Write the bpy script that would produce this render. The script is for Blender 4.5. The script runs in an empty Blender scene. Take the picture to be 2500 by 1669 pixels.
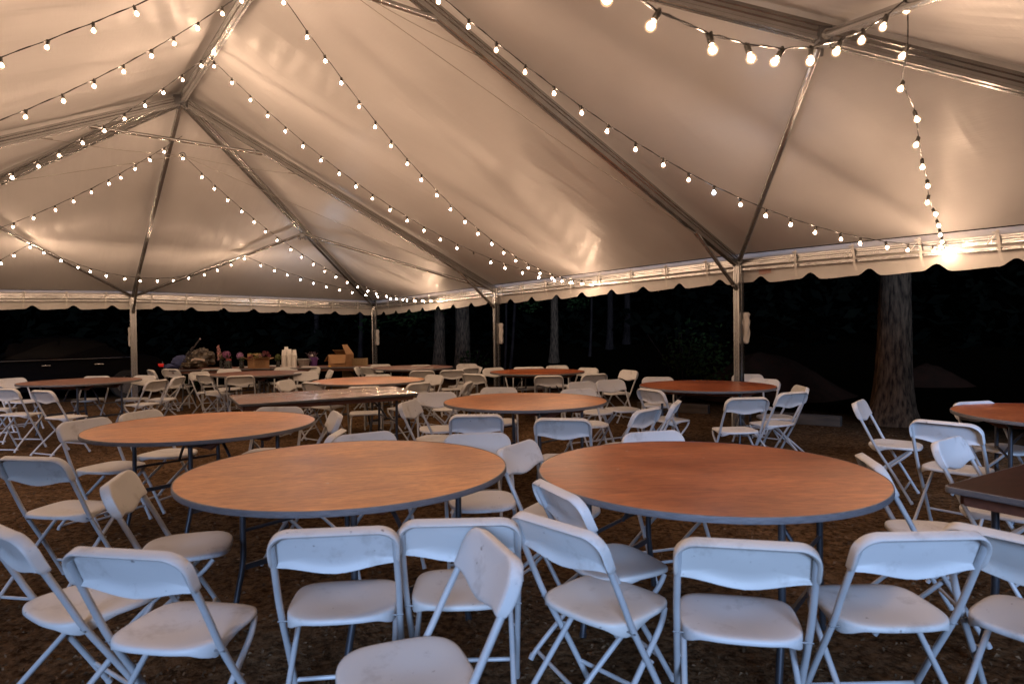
import bpy, bmesh, math, random
from mathutils import Vector, Matrix, noise
random.seed(7)
R = math.radians
sc = bpy.context.scene
COL = sc.collection
# ------------------------------------------------------------------ camera
CAMH = 1.4095
cam_d = bpy.data.cameras.new('camera'); cam = bpy.data.objects.new('camera', cam_d); COL.objects.link(cam)
cam_d.sensor_width = 36.0; cam_d.lens = 22.317; cam_d.clip_start = 0.05; cam_d.clip_end = 400
pit, rol = R(-0.9427), R(-0.6224)
fw = Vector((0, math.cos(pit), math.sin(pit))); u0 = Vector((0, -math.sin(pit), math.cos(pit))); r0 = Vector((1, 0, 0))
rt = r0 * math.cos(rol) + u0 * math.sin(rol); up = u0 * math.cos(rol) - r0 * math.sin(rol)
M = Matrix((rt, up, -fw)).transposed().to_4x4(); M.translation = Vector((0, 0, CAMH)); cam.matrix_world = M
cam_d.dof.use_dof = True; cam_d.dof.focus_distance = 6.0; cam_d.dof.aperture_fstop = 3.2
sc.camera = cam
# ------------------------------------------------------------------ world and dusk light
SUN_EL, SUN_AZ = 17.0, 181.0     # degrees; azimuth from +Y towards +X
wd = bpy.data.worlds.new('World'); sc.world = wd; wd.use_nodes = True
nt = wd.node_tree; bg = nt.nodes['Background']
sky = nt.nodes.new('ShaderNodeTexSky'); sky.sky_type = 'NISHITA'; sky.sun_disc = False
sky.sun_elevation = R(2.0); sky.sun_rotation = R(SUN_AZ); sky.air_density = 1.0; sky.ozone_density = 3.0
nt.links.new(sky.outputs[0], bg.inputs[0]); bg.inputs[1].default_value = 0.07
sd = bpy.data.lights.new('sun', 'SUN'); so = bpy.data.objects.new('sun', sd); COL.objects.link(so)
sd.energy = 4.0; sd.angle = R(20); sd.color = (0.40, 0.60, 1.0)
dirv = Vector((math.sin(R(SUN_AZ)) * math.cos(R(SUN_EL)), math.cos(R(SUN_AZ)) * math.cos(R(SUN_EL)), math.sin(R(SUN_EL))))
so.rotation_euler = dirv.to_track_quat('Z', 'Y').to_euler()
BULB_E = 490.0
sc.view_settings.view_transform = 'Standard'; sc.view_settings.look = 'None'
sc.view_settings.exposure = 0.0; sc.view_settings.gamma = 1.0; sc.view_settings.use_curve_mapping = False
sc.render.film_transparent = False
sc.cycles.max_bounces = 7; sc.cycles.diffuse_bounces = 4; sc.cycles.glossy_bounces = 3
sc.cycles.transmission_bounces = 3; sc.cycles.sample_clamp_indirect = 4.0
sc.cycles.caustics_reflective = False; sc.cycles.caustics_refractive = False
sc.cycles.use_denoising = True

# ------------------------------------------------------------------ materials
def mat(name, color, rough=0.5, metal=0.0, spec=0.5, noise_amt=0.0, noise_scale=20.0, bump=0.0, bump_scale=60.0, coat=0.0, stretch=None, c2=None, emit=None, trans=0.0):
    m = bpy.data.materials.new(name); m.use_nodes = True
    t = m.node_tree; b = t.nodes['Principled BSDF']
    b.inputs['Base Color'].default_value = (*color, 1); b.inputs['Roughness'].default_value = rough
    b.inputs['Metallic'].default_value = metal; b.inputs['Specular IOR Level'].default_value = spec
    b.inputs['Coat Weight'].default_value = coat; b.inputs['Transmission Weight'].default_value = trans
    tc = t.nodes.new('ShaderNodeTexCoord'); mp = t.nodes.new('ShaderNodeMapping')
    t.links.new(tc.outputs['Object'], mp.inputs[0])
    if stretch: mp.inputs['Scale'].default_value = stretch
    if noise_amt or c2:
        n = t.nodes.new('ShaderNodeTexNoise'); n.inputs['Scale'].default_value = noise_scale; n.inputs['Detail'].default_value = 5
        t.links.new(mp.outputs[0], n.inputs['Vector'])
        r = t.nodes.new('ShaderNodeValToRGB'); r.color_ramp.elements[0].position = 0.33; r.color_ramp.elements[1].position = 0.68
        lo = c2 if c2 else tuple(c * (1 - noise_amt) for c in color)
        r.color_ramp.elements[0].color = (*lo, 1); r.color_ramp.elements[1].color = (*color, 1)
        t.links.new(n.outputs['Fac'], r.inputs[0]); t.links.new(r.outputs[0], b.inputs['Base Color'])
    if bump:
        n2 = t.nodes.new('ShaderNodeTexNoise'); n2.inputs['Scale'].default_value = bump_scale; n2.inputs['Detail'].default_value = 4
        t.links.new(mp.outputs[0], n2.inputs['Vector'])
        bp = t.nodes.new('ShaderNodeBump'); bp.inputs['Strength'].default_value = bump; bp.inputs['Distance'].default_value = 0.01
        t.links.new(n2.outputs['Fac'], bp.inputs['Height']); t.links.new(bp.outputs[0], b.inputs['Normal'])
    if emit:
        b.inputs['Emission Color'].default_value = (*emit[0], 1); b.inputs['Emission Strength'].default_value = emit[1]
    return m

def wood_mat(name, light, dark, rough, scuff=0.5, coat=0.0, bs=0.25, spec=0.45):
    # plywood: stretched grain, broad tone, pores, specks of wear
    m = bpy.data.materials.new(name); m.use_nodes = True
    t = m.node_tree; L = t.links.new; b = t.nodes['Principled BSDF']
    tc = t.nodes.new('ShaderNodeTexCoord'); oi = t.nodes.new('ShaderNodeObjectInfo')
    add = t.nodes.new('ShaderNodeVectorMath'); add.operation = 'MULTIPLY_ADD'
    cmb = t.nodes.new('ShaderNodeCombineXYZ'); ml = t.nodes.new('ShaderNodeMath'); ml.operation = 'MULTIPLY'; ml.inputs[1].default_value = 40
    L(oi.outputs['Random'], ml.inputs[0]); L(ml.outputs[0], cmb.inputs[0]); L(ml.outputs[0], cmb.inputs[2])
    add.inputs[1].default_value = (1, 1, 1); L(tc.outputs['Object'], add.inputs[0]); L(cmb.outputs[0], add.inputs[2])
    mp = t.nodes.new('ShaderNodeMapping'); mp.inputs['Scale'].default_value = (0.9, 4.5, 1); L(add.outputs[0], mp.inputs[0])
    n = t.nodes.new('ShaderNodeTexNoise'); n.inputs['Scale'].default_value = 3.2; n.inputs['Detail'].default_value = 9; n.inputs['Roughness'].default_value = 0.62; n.inputs['Distortion'].default_value = 2.4
    L(mp.outputs[0], n.inputs['Vector'])
    cr = t.nodes.new('ShaderNodeValToRGB'); cr.color_ramp.elements[0].position = 0.3; cr.color_ramp.elements[1].position = 0.7
    cr.color_ramp.elements[0].color = (*dark, 1); cr.color_ramp.elements[1].color = (*light, 1); L(n.outputs['Fac'], cr.inputs[0])
    nb = t.nodes.new('ShaderNodeTexNoise'); nb.inputs['Scale'].default_value = 1.7; nb.inputs['Detail'].default_value = 3; L(add.outputs[0], nb.inputs['Vector'])
    mx = t.nodes.new('ShaderNodeMix'); mx.data_type = 'RGBA'; mx.blend_type = 'MULTIPLY'; mx.inputs[0].default_value = 0.8
    rb = t.nodes.new('ShaderNodeValToRGB'); rb.color_ramp.elements[0].position = 0.35; rb.color_ramp.elements[1].position = 0.65
    rb.color_ramp.elements[0].color = (0.62, 0.50, 0.42, 1); rb.color_ramp.elements[1].color = (1.12, 1.16, 1.2, 1); L(nb.outputs['Fac'], rb.inputs[0])
    L(cr.outputs[0], mx.inputs[6]); L(rb.outputs[0], mx.inputs[7])
    # fine dark pores and pale specks of wear
    np_ = t.nodes.new('ShaderNodeTexNoise'); np_.inputs['Scale'].default_value = 55; np_.inputs['Detail'].default_value = 2
    mp2 = t.nodes.new('ShaderNodeMapping'); mp2.inputs['Scale'].default_value = (0.35, 1.6, 1); L(add.outputs[0], mp2.inputs[0]); L(mp2.outputs[0], np_.inputs['Vector'])
    rp = t.nodes.new('ShaderNodeValToRGB'); rp.color_ramp.elements[0].position = 0.36; rp.color_ramp.elements[1].position = 0.5
    rp.color_ramp.elements[0].color = (0.62, 0.55, 0.5, 1); rp.color_ramp.elements[1].color = (1, 1, 1, 1); L(np_.outputs['Fac'], rp.inputs[0])
    m3 = t.nodes.new('ShaderNodeMix'); m3.data_type = 'RGBA'; m3.blend_type = 'MULTIPLY'; m3.inputs[0].default_value = 0.6
    L(mx.outputs[2], m3.inputs[6]); L(rp.outputs[0], m3.inputs[7])
    vo = t.nodes.new('ShaderNodeTexVoronoi'); vo.inputs['Scale'].default_value = 5.5; L(add.outputs[0], vo.inputs['Vector'])
    lt = t.nodes.new('ShaderNodeMath'); lt.operation = 'LESS_THAN'; lt.inputs[1].default_value = 0.045; L(vo.outputs['Distance'], lt.inputs[0])
    sm = t.nodes.new('ShaderNodeMath'); sm.operation = 'MULTIPLY'; sm.inputs[1].default_value = scuff; L(lt.outputs[0], sm.inputs[0])
    m4 = t.nodes.new('ShaderNodeMix'); m4.data_type = 'RGBA'; L(sm.outputs[0], m4.inputs[0]); L(m3.outputs[2], m4.inputs[6]); m4.inputs[7].default_value = (0.5, 0.42, 0.36, 1)
    L(m4.outputs[2], b.inputs['Base Color'])
    rr = t.nodes.new('ShaderNodeMapRange'); rr.inputs[3].default_value = rough - 0.08; rr.inputs[4].default_value = rough + 0.1; L(nb.outputs['Fac'], rr.inputs[0]); L(rr.outputs[0], b.inputs['Roughness'])
    bp = t.nodes.new('ShaderNodeBump'); bp.inputs['Strength'].default_value = bs; bp.inputs['Distance'].default_value = 0.004; b.inputs['Specular IOR Level'].default_value = spec
    L(n.outputs['Fac'], bp.inputs['Height']); L(bp.outputs[0], b.inputs['Normal'])
    b.inputs['Coat Weight'].default_value = coat; b.inputs['Coat Roughness'].default_value = 0.13
    return m

WOOD_H = wood_mat('wood_honey', (0.72, 0.30, 0.095), (0.44, 0.150, 0.042), 0.34, spec=.35)
WOOD_R = wood_mat('wood_red', (0.54, 0.175, 0.055), (0.30, 0.074, 0.024), 0.34, spec=.35)
WOOD_B = wood_mat('wood_brown', (0.27, 0.10, 0.055), (0.16, 0.055, 0.030), 0.40)
WOOD_G = wood_mat('wood_glossy', (0.36, 0.14, 0.065), (0.20, 0.07, 0.035), 0.36, coat=1.0, bs=0.12, spec=.2)
WOOD_D = wood_mat('wood_dark', (0.045, 0.013, 0.009), (0.025, 0.007, 0.006), 0.55, bs=.1, spec=.05)
EDGE = mat('ply_edge', (0.20, 0.20, 0.215), 0.5, 0.2, noise_amt=0.5, noise_scale=25, stretch=(1, 1, 30), bump=0.5, bump_scale=8)
CLEAT = mat('cleat_wood', (0.16, 0.06, 0.035), 0.6, noise_amt=0.35, noise_scale=12, stretch=(0.3, 3, 3))
STEEL = mat('dark_steel', (0.10, 0.105, 0.12), 0.42, 0.7, noise_amt=0.3, noise_scale=8)
GALV = mat('grey_steel', (0.28, 0.29, 0.31), 0.4, 0.8, noise_amt=0.25, noise_scale=14)
ALU = mat('aluminium', (0.50, 0.50, 0.50), 0.27, 0.9, noise_amt=0.16, noise_scale=5, bump=0.05, bump_scale=60, stretch=(1, 1, 1))
FRAME = mat('chair_frame_paint', (0.48, 0.49, 0.50), 0.42, 0.0, noise_amt=0.1, noise_scale=18)
RIVET = mat('rivet_metal', (0.22, 0.22, 0.22), 0.55, 0.5)
CORD = mat('black_cord', (0.02, 0.02, 0.022), 0.4)
SOCKET = mat('socket_plastic', (0.035, 0.033, 0.03), 0.45)
CABLE = mat('steel_cable', (0.33, 0.31, 0.28), 0.45, 0.6)
STRAPM = mat('strap_webbing', (0.72, 0.70, 0.66), 0.75, bump=0.3, bump_scale=150)
WRAP = mat('white_cloth', (0.74, 0.72, 0.70), 0.8, noise_amt=0.15, noise_scale=10, bump=0.6, bump_scale=14)

def plastic():
    m = bpy.data.materials.new('chair_plastic'); m.use_nodes = True
    t = m.node_tree; L = t.links.new; b = t.nodes['Principled BSDF']
    tc = t.nodes.new('ShaderNodeTexCoord'); oi = t.nodes.new('ShaderNodeObjectInfo')
    n = t.nodes.new('ShaderNodeTexNoise'); n.inputs['Scale'].default_value = 7; n.inputs['Detail'].default_value = 7; n.inputs['Roughness'].default_value = 0.7
    n.noise_dimensions = '4D'; ml = t.nodes.new('ShaderNodeMath'); ml.operation = 'MULTIPLY'; ml.inputs[1].default_value = 30
    L(oi.outputs['Random'], ml.inputs[0]); L(ml.outputs[0], n.inputs['W']); L(tc.outputs['Object'], n.inputs['Vector'])
    cr = t.nodes.new('ShaderNodeValToRGB'); cr.color_ramp.elements[0].position = 0.30; cr.color_ramp.elements[1].position = 0.46
    cr.color_ramp.elements[0].color = (0.47, 0.455, 0.44, 1); cr.color_ramp.elements[1].color = (0.67, 0.67, 0.67, 1)
    L(n.outputs['Fac'], cr.inputs[0])
    n3 = t.nodes.new('ShaderNodeTexNoise'); n3.noise_dimensions = '4D'; n3.inputs['Scale'].default_value = 38; n3.inputs['Detail'].default_value = 2
    L(ml.outputs[0], n3.inputs['W']); L(tc.outputs['Object'], n3.inputs['Vector'])
    c3 = t.nodes.new('ShaderNodeValToRGB'); c3.color_ramp.elements[0].position = 0.24; c3.color_ramp.elements[1].position = 0.285
    c3.color_ramp.elements[0].color = (0.25, 0.22, 0.2, 1); c3.color_ramp.elements[1].color = (1, 1, 1, 1); L(n3.outputs['Fac'], c3.inputs[0])
    mx = t.nodes.new('ShaderNodeMix'); mx.data_type = 'RGBA'; mx.blend_type = 'MULTIPLY'; mx.inputs[0].default_value = 0.8
    tn = t.nodes.new('ShaderNodeMix'); tn.data_type = 'RGBA'; tn.blend_type = 'MULTIPLY'; tn.inputs[0].default_value = 1
    tr_ = t.nodes.new('ShaderNodeValToRGB'); tr_.color_ramp.elements[0].color = (.90, .885, .84, 1); tr_.color_ramp.elements[1].color = (1, 1, 1, 1); L(oi.outputs['Random'], tr_.inputs[0])
    L(cr.outputs[0], tn.inputs[6]); L(tr_.outputs[0], tn.inputs[7])
    L(tn.outputs[2], mx.inputs[6]); L(c3.outputs[0], mx.inputs[7]); L(mx.outputs[2], b.inputs['Base Color'])
    b.inputs['Roughness'].default_value = 0.47; b.inputs['Specular IOR Level'].default_value = 0.45
    n2 = t.nodes.new('ShaderNodeTexNoise'); n2.inputs['Scale'].default_value = 420; L(tc.outputs['Object'], n2.inputs['Vector'])
    bp = t.nodes.new('ShaderNodeBump'); bp.inputs['Strength'].default_value = 0.12; bp.inputs['Distance'].default_value = 0.002
    L(n2.outputs['Fac'], bp.inputs['Height']); L(bp.outputs[0], b.inputs['Normal'])
    return m
PLASTIC = plastic()

def vinyl():
    m = bpy.data.materials.new('tent_vinyl'); m.use_nodes = True
    t = m.node_tree; L = t.links.new; b = t.nodes['Principled BSDF']
    uv = t.nodes.new('ShaderNodeUVMap'); uv.uv_map = 'UVMap'
    tc = t.nodes.new('ShaderNodeTexCoord')
    n = t.nodes.new('ShaderNodeTexNoise'); n.inputs['Scale'].default_value = 0.8; n.inputs['Detail'].default_value = 6; L(tc.outputs['Object'], n.inputs['Vector'])
    cr = t.nodes.new('ShaderNodeValToRGB'); cr.color_ramp.elements[0].position = 0.3; cr.color_ramp.elements[1].position = 0.7
    cr.color_ramp.elements[0].color = (0.60, 0.588, 0.585, 1); cr.color_ramp.elements[1].color = (0.68, 0.668, 0.665, 1)
    L(n.outputs['Fac'], cr.inputs[0]); L(cr.outputs[0], b.inputs['Base Color'])
    b.inputs['Roughness'].default_value = 0.34; b.inputs['Specular IOR Level'].default_value = 0.5
    # wrinkles that run up the slope, plus crumple and weave
    mp = t.nodes.new('ShaderNodeMapping'); mp.inputs['Scale'].default_value = (3.3, 0.55, 1); L(uv.outputs[0], mp.inputs[0])
    n1 = t.nodes.new('ShaderNodeTexNoise'); n1.inputs['Scale'].default_value = 1.0; n1.inputs['Detail'].default_value = 2.5; n1.inputs['Distortion'].default_value = 0.4; L(mp.outputs[0], n1.inputs['Vector'])
    b1 = t.nodes.new('ShaderNodeBump'); b1.inputs['Strength'].default_value = 0.9; b1.inputs['Distance'].default_value = 0.020; L(n1.outputs['Fac'], b1.inputs['Height'])
    n2 = t.nodes.new('ShaderNodeTexNoise'); n2.inputs['Scale'].default_value = 3.0; n2.inputs['Detail'].default_value = 5; L(tc.outputs['Object'], n2.inputs['Vector'])
    b2 = t.nodes.new('ShaderNodeBump'); b2.inputs['Strength'].default_value = 0.5; b2.inputs['Distance'].default_value = 0.012; L(n2.outputs['Fac'], b2.inputs['Height']); L(b1.outputs[0], b2.inputs['Normal'])
    mp3 = t.nodes.new('ShaderNodeMapping'); mp3.inputs['Scale'].default_value = (3, 26, 1); L(uv.outputs[0], mp3.inputs[0])
    n3 = t.nodes.new('ShaderNodeTexNoise'); n3.inputs['Scale'].default_value = 1.5; n3.inputs['Detail'].default_value = 3; L(mp3.outputs[0], n3.inputs['Vector'])
    b3 = t.nodes.new('ShaderNodeBump'); b3.inputs['Strength'].default_value = 0.3; b3.inputs['Distance'].default_value = 0.004; L(n3.outputs['Fac'], b3.inputs['Height']); L(b2.outputs[0], b3.inputs['Normal'])
    L(b3.outputs[0], b.inputs['Normal'])
    return m
VINYL = vinyl()
VALM = mat('valance_vinyl', (0.66, 0.64, 0.61), 0.45, bump=0.7, bump_scale=5, noise_amt=0.08, noise_scale=4)

# ------------------------------------------------------------------ mesh helpers
def obj(name, bm, m, parent=None, smooth=True, sharp=None):
    me = bpy.data.meshes.new(name)
    bmesh.ops.recalc_face_normals(bm, faces=bm.faces)
    bm.to_mesh(me); bm.free()
    for mm in (m if isinstance(m, (list, tuple)) else [m]): me.materials.append(mm)
    if smooth:
        for p in me.polygons: p.use_smooth = True
        if sharp is None: sharp = 40
        try: me.set_sharp_from_angle(angle=R(sharp))
        except Exception: pass
    o = bpy.data.objects.new(name, me); COL.objects.link(o)
    if parent: o.parent = parent
    return o
def share(name, src, parent, mtx=None):
    o = bpy.data.objects.new(name, src.data); COL.objects.link(o); o.parent = parent
    if mtx is not None: o.matrix_local = mtx
    return o
def empty(name, loc=(0, 0, 0), rz=0.0):
    o = bpy.data.objects.new(name, None); o.empty_display_size = 0.1; COL.objects.link(o)
    o.location = loc; o.rotation_euler = (0, 0, rz); return o
def tag(o, label=None, cat=None, group=None, kind=None):
    if label: o['label'] = label
    if cat: o['category'] = cat
    if group: o['group'] = group
    if kind: o['kind'] = kind
    return o
def copy_tree(o, parent=None):
    c = o.copy(); COL.objects.link(c); c.parent = parent
    for ch in list(o.children): copy_tree(ch, c)
    return c
def tube(bm, pts, r, n=8, rr=None, caps=True):
    pts = [Vector(p) for p in pts]; rings = []
    prev = None
    for i, p in enumerate(pts):
        t = (pts[min(i + 1, len(pts) - 1)] - pts[max(i - 1, 0)]).normalized()
        a = prev if prev is not None else (Vector((0, 0, 1)) if abs(t.z) < 0.9 else Vector((1, 0, 0)))
        s = (a - t * a.dot(t)).normalized(); prev = s; b = t.cross(s)
        rad = rr[i] if rr else r
        rings.append([bm.verts.new(p + s * math.cos(2 * math.pi * k / n) * rad + b * math.sin(2 * math.pi * k / n) * rad) for k in range(n)])
    for a, b in zip(rings, rings[1:]):
        for k in range(n): bm.faces.new((a[k], a[(k + 1) % n], b[(k + 1) % n], b[k]))
    if caps: bm.faces.new(rings[0][::-1]); bm.faces.new(rings[-1])
def box(bm, cx, cy, cz, sx, sy, sz, mtx=None, bevel=0.0):
    vs = []
    for dz in (-1, 1):
        for dx, dy in ((-1, -1), (1, -1), (1, 1), (-1, 1)):
            v = Vector((cx + dx * sx / 2, cy + dy * sy / 2, cz + dz * sz / 2))
            vs.append(bm.verts.new(mtx @ v if mtx else v))
    fs = [bm.faces.new([vs[i] for i in f]) for f in ((3, 2, 1, 0), (4, 5, 6, 7), (0, 1, 5, 4), (1, 2, 6, 5), (2, 3, 7, 6), (3, 0, 4, 7))]
    if bevel:
        es = set(e for f in fs for e in f.edges); bmesh.ops.bevel(bm, geom=list(es), offset=bevel, segments=2, affect='EDGES', profile=0.7)
def smooth_path(pts, k=5):
    pts = [Vector(p) for p in pts]; out = []
    for i in range(len(pts) - 1):
        p0, p1, p2, p3 = pts[max(i - 1, 0)], pts[i], pts[i + 1], pts[min(i + 2, len(pts) - 1)]
        for j in range(k):
            t = j / k
            out.append(0.5 * ((2 * p1) + (p2 - p0) * t + (2 * p0 - 5 * p1 + 4 * p2 - p3) * t * t + (3 * p1 - p0 - 3 * p2 + p3) * t ** 3))
    out.append(pts[-1]); return out
def lathe(bm, prof, n=16, c=(0, 0, 0), cap=True):
    rings = [[bm.verts.new((c[0] + r * math.cos(2 * math.pi * k / n), c[1] + r * math.sin(2 * math.pi * k / n), c[2] + z)) for k in range(n)] for r, z in prof]
    for a, b in zip(rings, rings[1:]):
        for k in range(n): bm.faces.new((a[k], a[(k + 1) % n], b[(k + 1) % n], b[k]))
    if cap: bm.faces.new(rings[0][::-1]); bm.faces.new(rings[-1])
ND = {'P2': (-0.314, 12.968, 2.282), 'P3': (3.071, 8.59, 2.333), 'P4': (6.323, 4.211, 2.265), 'P1': (-3.757, 17.346, 2.2), 'P0': (-8.257, 13.855, 2.294), 'A1': (-4.864, 9.476, 4.932), 'A0': (-1.599, 5.098, 4.866), 'H1': (-4.364, 13.348, 3.535), 'H0': (2.293, 4.661, 3.575), 'HL': (-8.729, 10.03, 3.535), 'PL': (-9.521, 5.984, 2.265), 'L3': (-6.132, 1.593, 2.333), 'L2': (-9.446, 6.026, 2.282), 'L1': (-12.743, 10.515, 2.2), 'L4': (-2.783, -2.711, 2.265), 'H0L': (-2.139, 1.293, 3.575), 'P5': (1.77, 0.75, 2.265), 'Eb': (1.321, 10.853, 2.207), 'Ea': (-1.798, 14.855, 2.146), 'Ec': (4.521, 6.637, 2.203), 'EbL': (-7.845, 3.885, 2.207), 'EaL': (-10.867, 7.961, 2.146), 'EcL': (-4.638, -0.327, 2.203)}
STR = [
  ('S4', 'bulb string with one dead bulb, running from the ridge to the right eave', (-3.675, 7.882, 4.758), (1.321, 10.853, 2.207), 0.63, [0.006, 0.04, 0.0767, 0.1127, 0.15, 0.1887, 0.228, 0.268, 0.308, 0.3493, 0.3927, 0.4367, 0.4813, 0.5267, 0.5733, 0.6207, 0.672, 0.718, 0.77, 0.824, 0.8827, 0.9333, 0.9783]),
  ('S5', 'bulb string dropping from the top edge left of centre to the right eave', (-2.258, 5.982, 4.729), (1.321, 10.853, 2.207), 0.726, [0.0287, 0.0727, 0.1073, 0.1413, 0.18, 0.2173, 0.256, 0.296, 0.3353, 0.378, 0.4207, 0.4647, 0.51, 0.5553, 0.6027, 0.65, 0.7027, 0.7533, 0.8093, 0.8587, 0.9147, 0.9587]),
  ('S6', 'long bulb string running beside the big right rafter and past the bright white bulb', (-1.289, 4.682, 4.56), (4.521, 6.637, 2.203), 0.655, [0.0433, 0.0863, 0.1293, 0.168, 0.2047, 0.244, 0.2847, 0.324, 0.3653, 0.4073, 0.4513, 0.494, 0.5373, 0.5827, 0.63, 0.676, 0.7253, 0.774, 0.8153, 0.8687, 0.918, 0.9733, 1.0]),
  ('S10', 'bulb string from the steel ring at the far peak down to the right eave', (-4.864, 9.476, 4.032), (-1.798, 14.855, 2.146), 0.61, [0.0, 0.0493, 0.0853, 0.1213, 0.1593, 0.198, 0.238, 0.276, 0.3207, 0.3627, 0.404, 0.452, 0.4953, 0.5427, 0.59, 0.6393, 0.6773, 0.7253, 0.78, 0.8367, 0.884, 0.936, 0.9787]),
  ('S9', 'bulb string from the far peak down to the left edge', (-4.864, 9.476, 4.302), (-10.867, 7.961, 2.146), 0.643, [0.0393, 0.07, 0.102, 0.136, 0.1587, 0.1947, 0.2327, 0.27, 0.3107, 0.352, 0.388, 0.424, 0.46, 0.496, 0.532, 0.568, 0.604, 0.64, 0.676, 0.712, 0.748, 0.784, 0.82, 0.856, 0.892, 0.928, 0.964]),
  ('S11', 'short bulb string from the far right purlin pole to the far right valance', (-5.672, 13.518, 3.018), (-1.798, 14.855, 2.146), 0.225, [0.0787, 0.144, 0.21, 0.2767, 0.3413, 0.4087, 0.4773, 0.544, 0.614, 0.682, 0.7513, 0.8207, 0.882, 0.9273]),
  ('S12', 'bulb string sagging between the two far purlin poles above the end post', (-5.672, 13.518, 3.018), (-8.543, 11.336, 3.018), 0.547, [0.0, 0.0727, 0.1453, 0.2207, 0.2967, 0.3747, 0.4553, 0.5333, 0.6113, 0.688, 0.7573, 0.8127, 0.8833, 0.9507]),
  ('S13', 'short bulb string going off the left edge at the far left purlin pole', (-8.543, 11.336, 3.018), (-10.867, 7.961, 2.146), 0.611, [0.0047, 0.0607, 0.11, 0.1935, 0.2771, 0.3606, 0.4442, 0.5277, 0.6112, 0.6948, 0.7783, 0.8619, 0.9454]),
  ('S3', 'bulb string from the ridge crossing in front of the left hip rafter', (-3.483, 7.624, 4.754), (-8.995, 5.398, 2.207), 0.849, [0.0287, 0.062, 0.0947, 0.128, 0.162, 0.196, 0.2313, 0.268, 0.302, 0.3393, 0.3733, 0.4073, 0.4413, 0.4753, 0.5093, 0.5433, 0.5773, 0.6113, 0.6453, 0.6793, 0.7133, 0.7473, 0.7813, 0.8153, 0.8493, 0.8833, 0.9173, 0.9513]),
  ('S2', 'bulb string at upper left, second from the top left corner, reaching the ridge beam', (-2.382, 6.148, 4.732), (-7.845, 3.885, 2.207), 0.752, [0.028, 0.056, 0.0907, 0.126, 0.156, 0.194, 0.232, 0.272, 0.3167, 0.3533, 0.39, 0.4267, 0.4633, 0.5, 0.5367, 0.5733, 0.61, 0.6467, 0.6833, 0.72, 0.7567, 0.7933, 0.83, 0.8667, 0.9033, 0.94, 0.9767]),
  ('S1', 'bulb string across the top left corner with the largest bulbs on the left', (-1.805, 5.373, 4.72), (-7.845, 3.885, 2.207), 0.424, [0.0433, 0.0933, 0.1433, 0.1933, 0.24, 0.29, 0.3413, 0.3913, 0.4413, 0.4913, 0.5413, 0.5913, 0.6413, 0.6913, 0.7413, 0.7913, 0.8413, 0.8913, 0.9413]),
  ('S7', 'sagging bulb string of large near bulbs at the upper right', (-0.888, 1.119, 3.106), (2.125, 3.41, 3.106), 0.668, [0.03, 0.1, 0.17, 0.24, 0.31, 0.398, 0.4647, 0.54, 0.604, 0.672, 0.7347, 0.8047, 0.8647, 0.9327, 1.0])]

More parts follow.
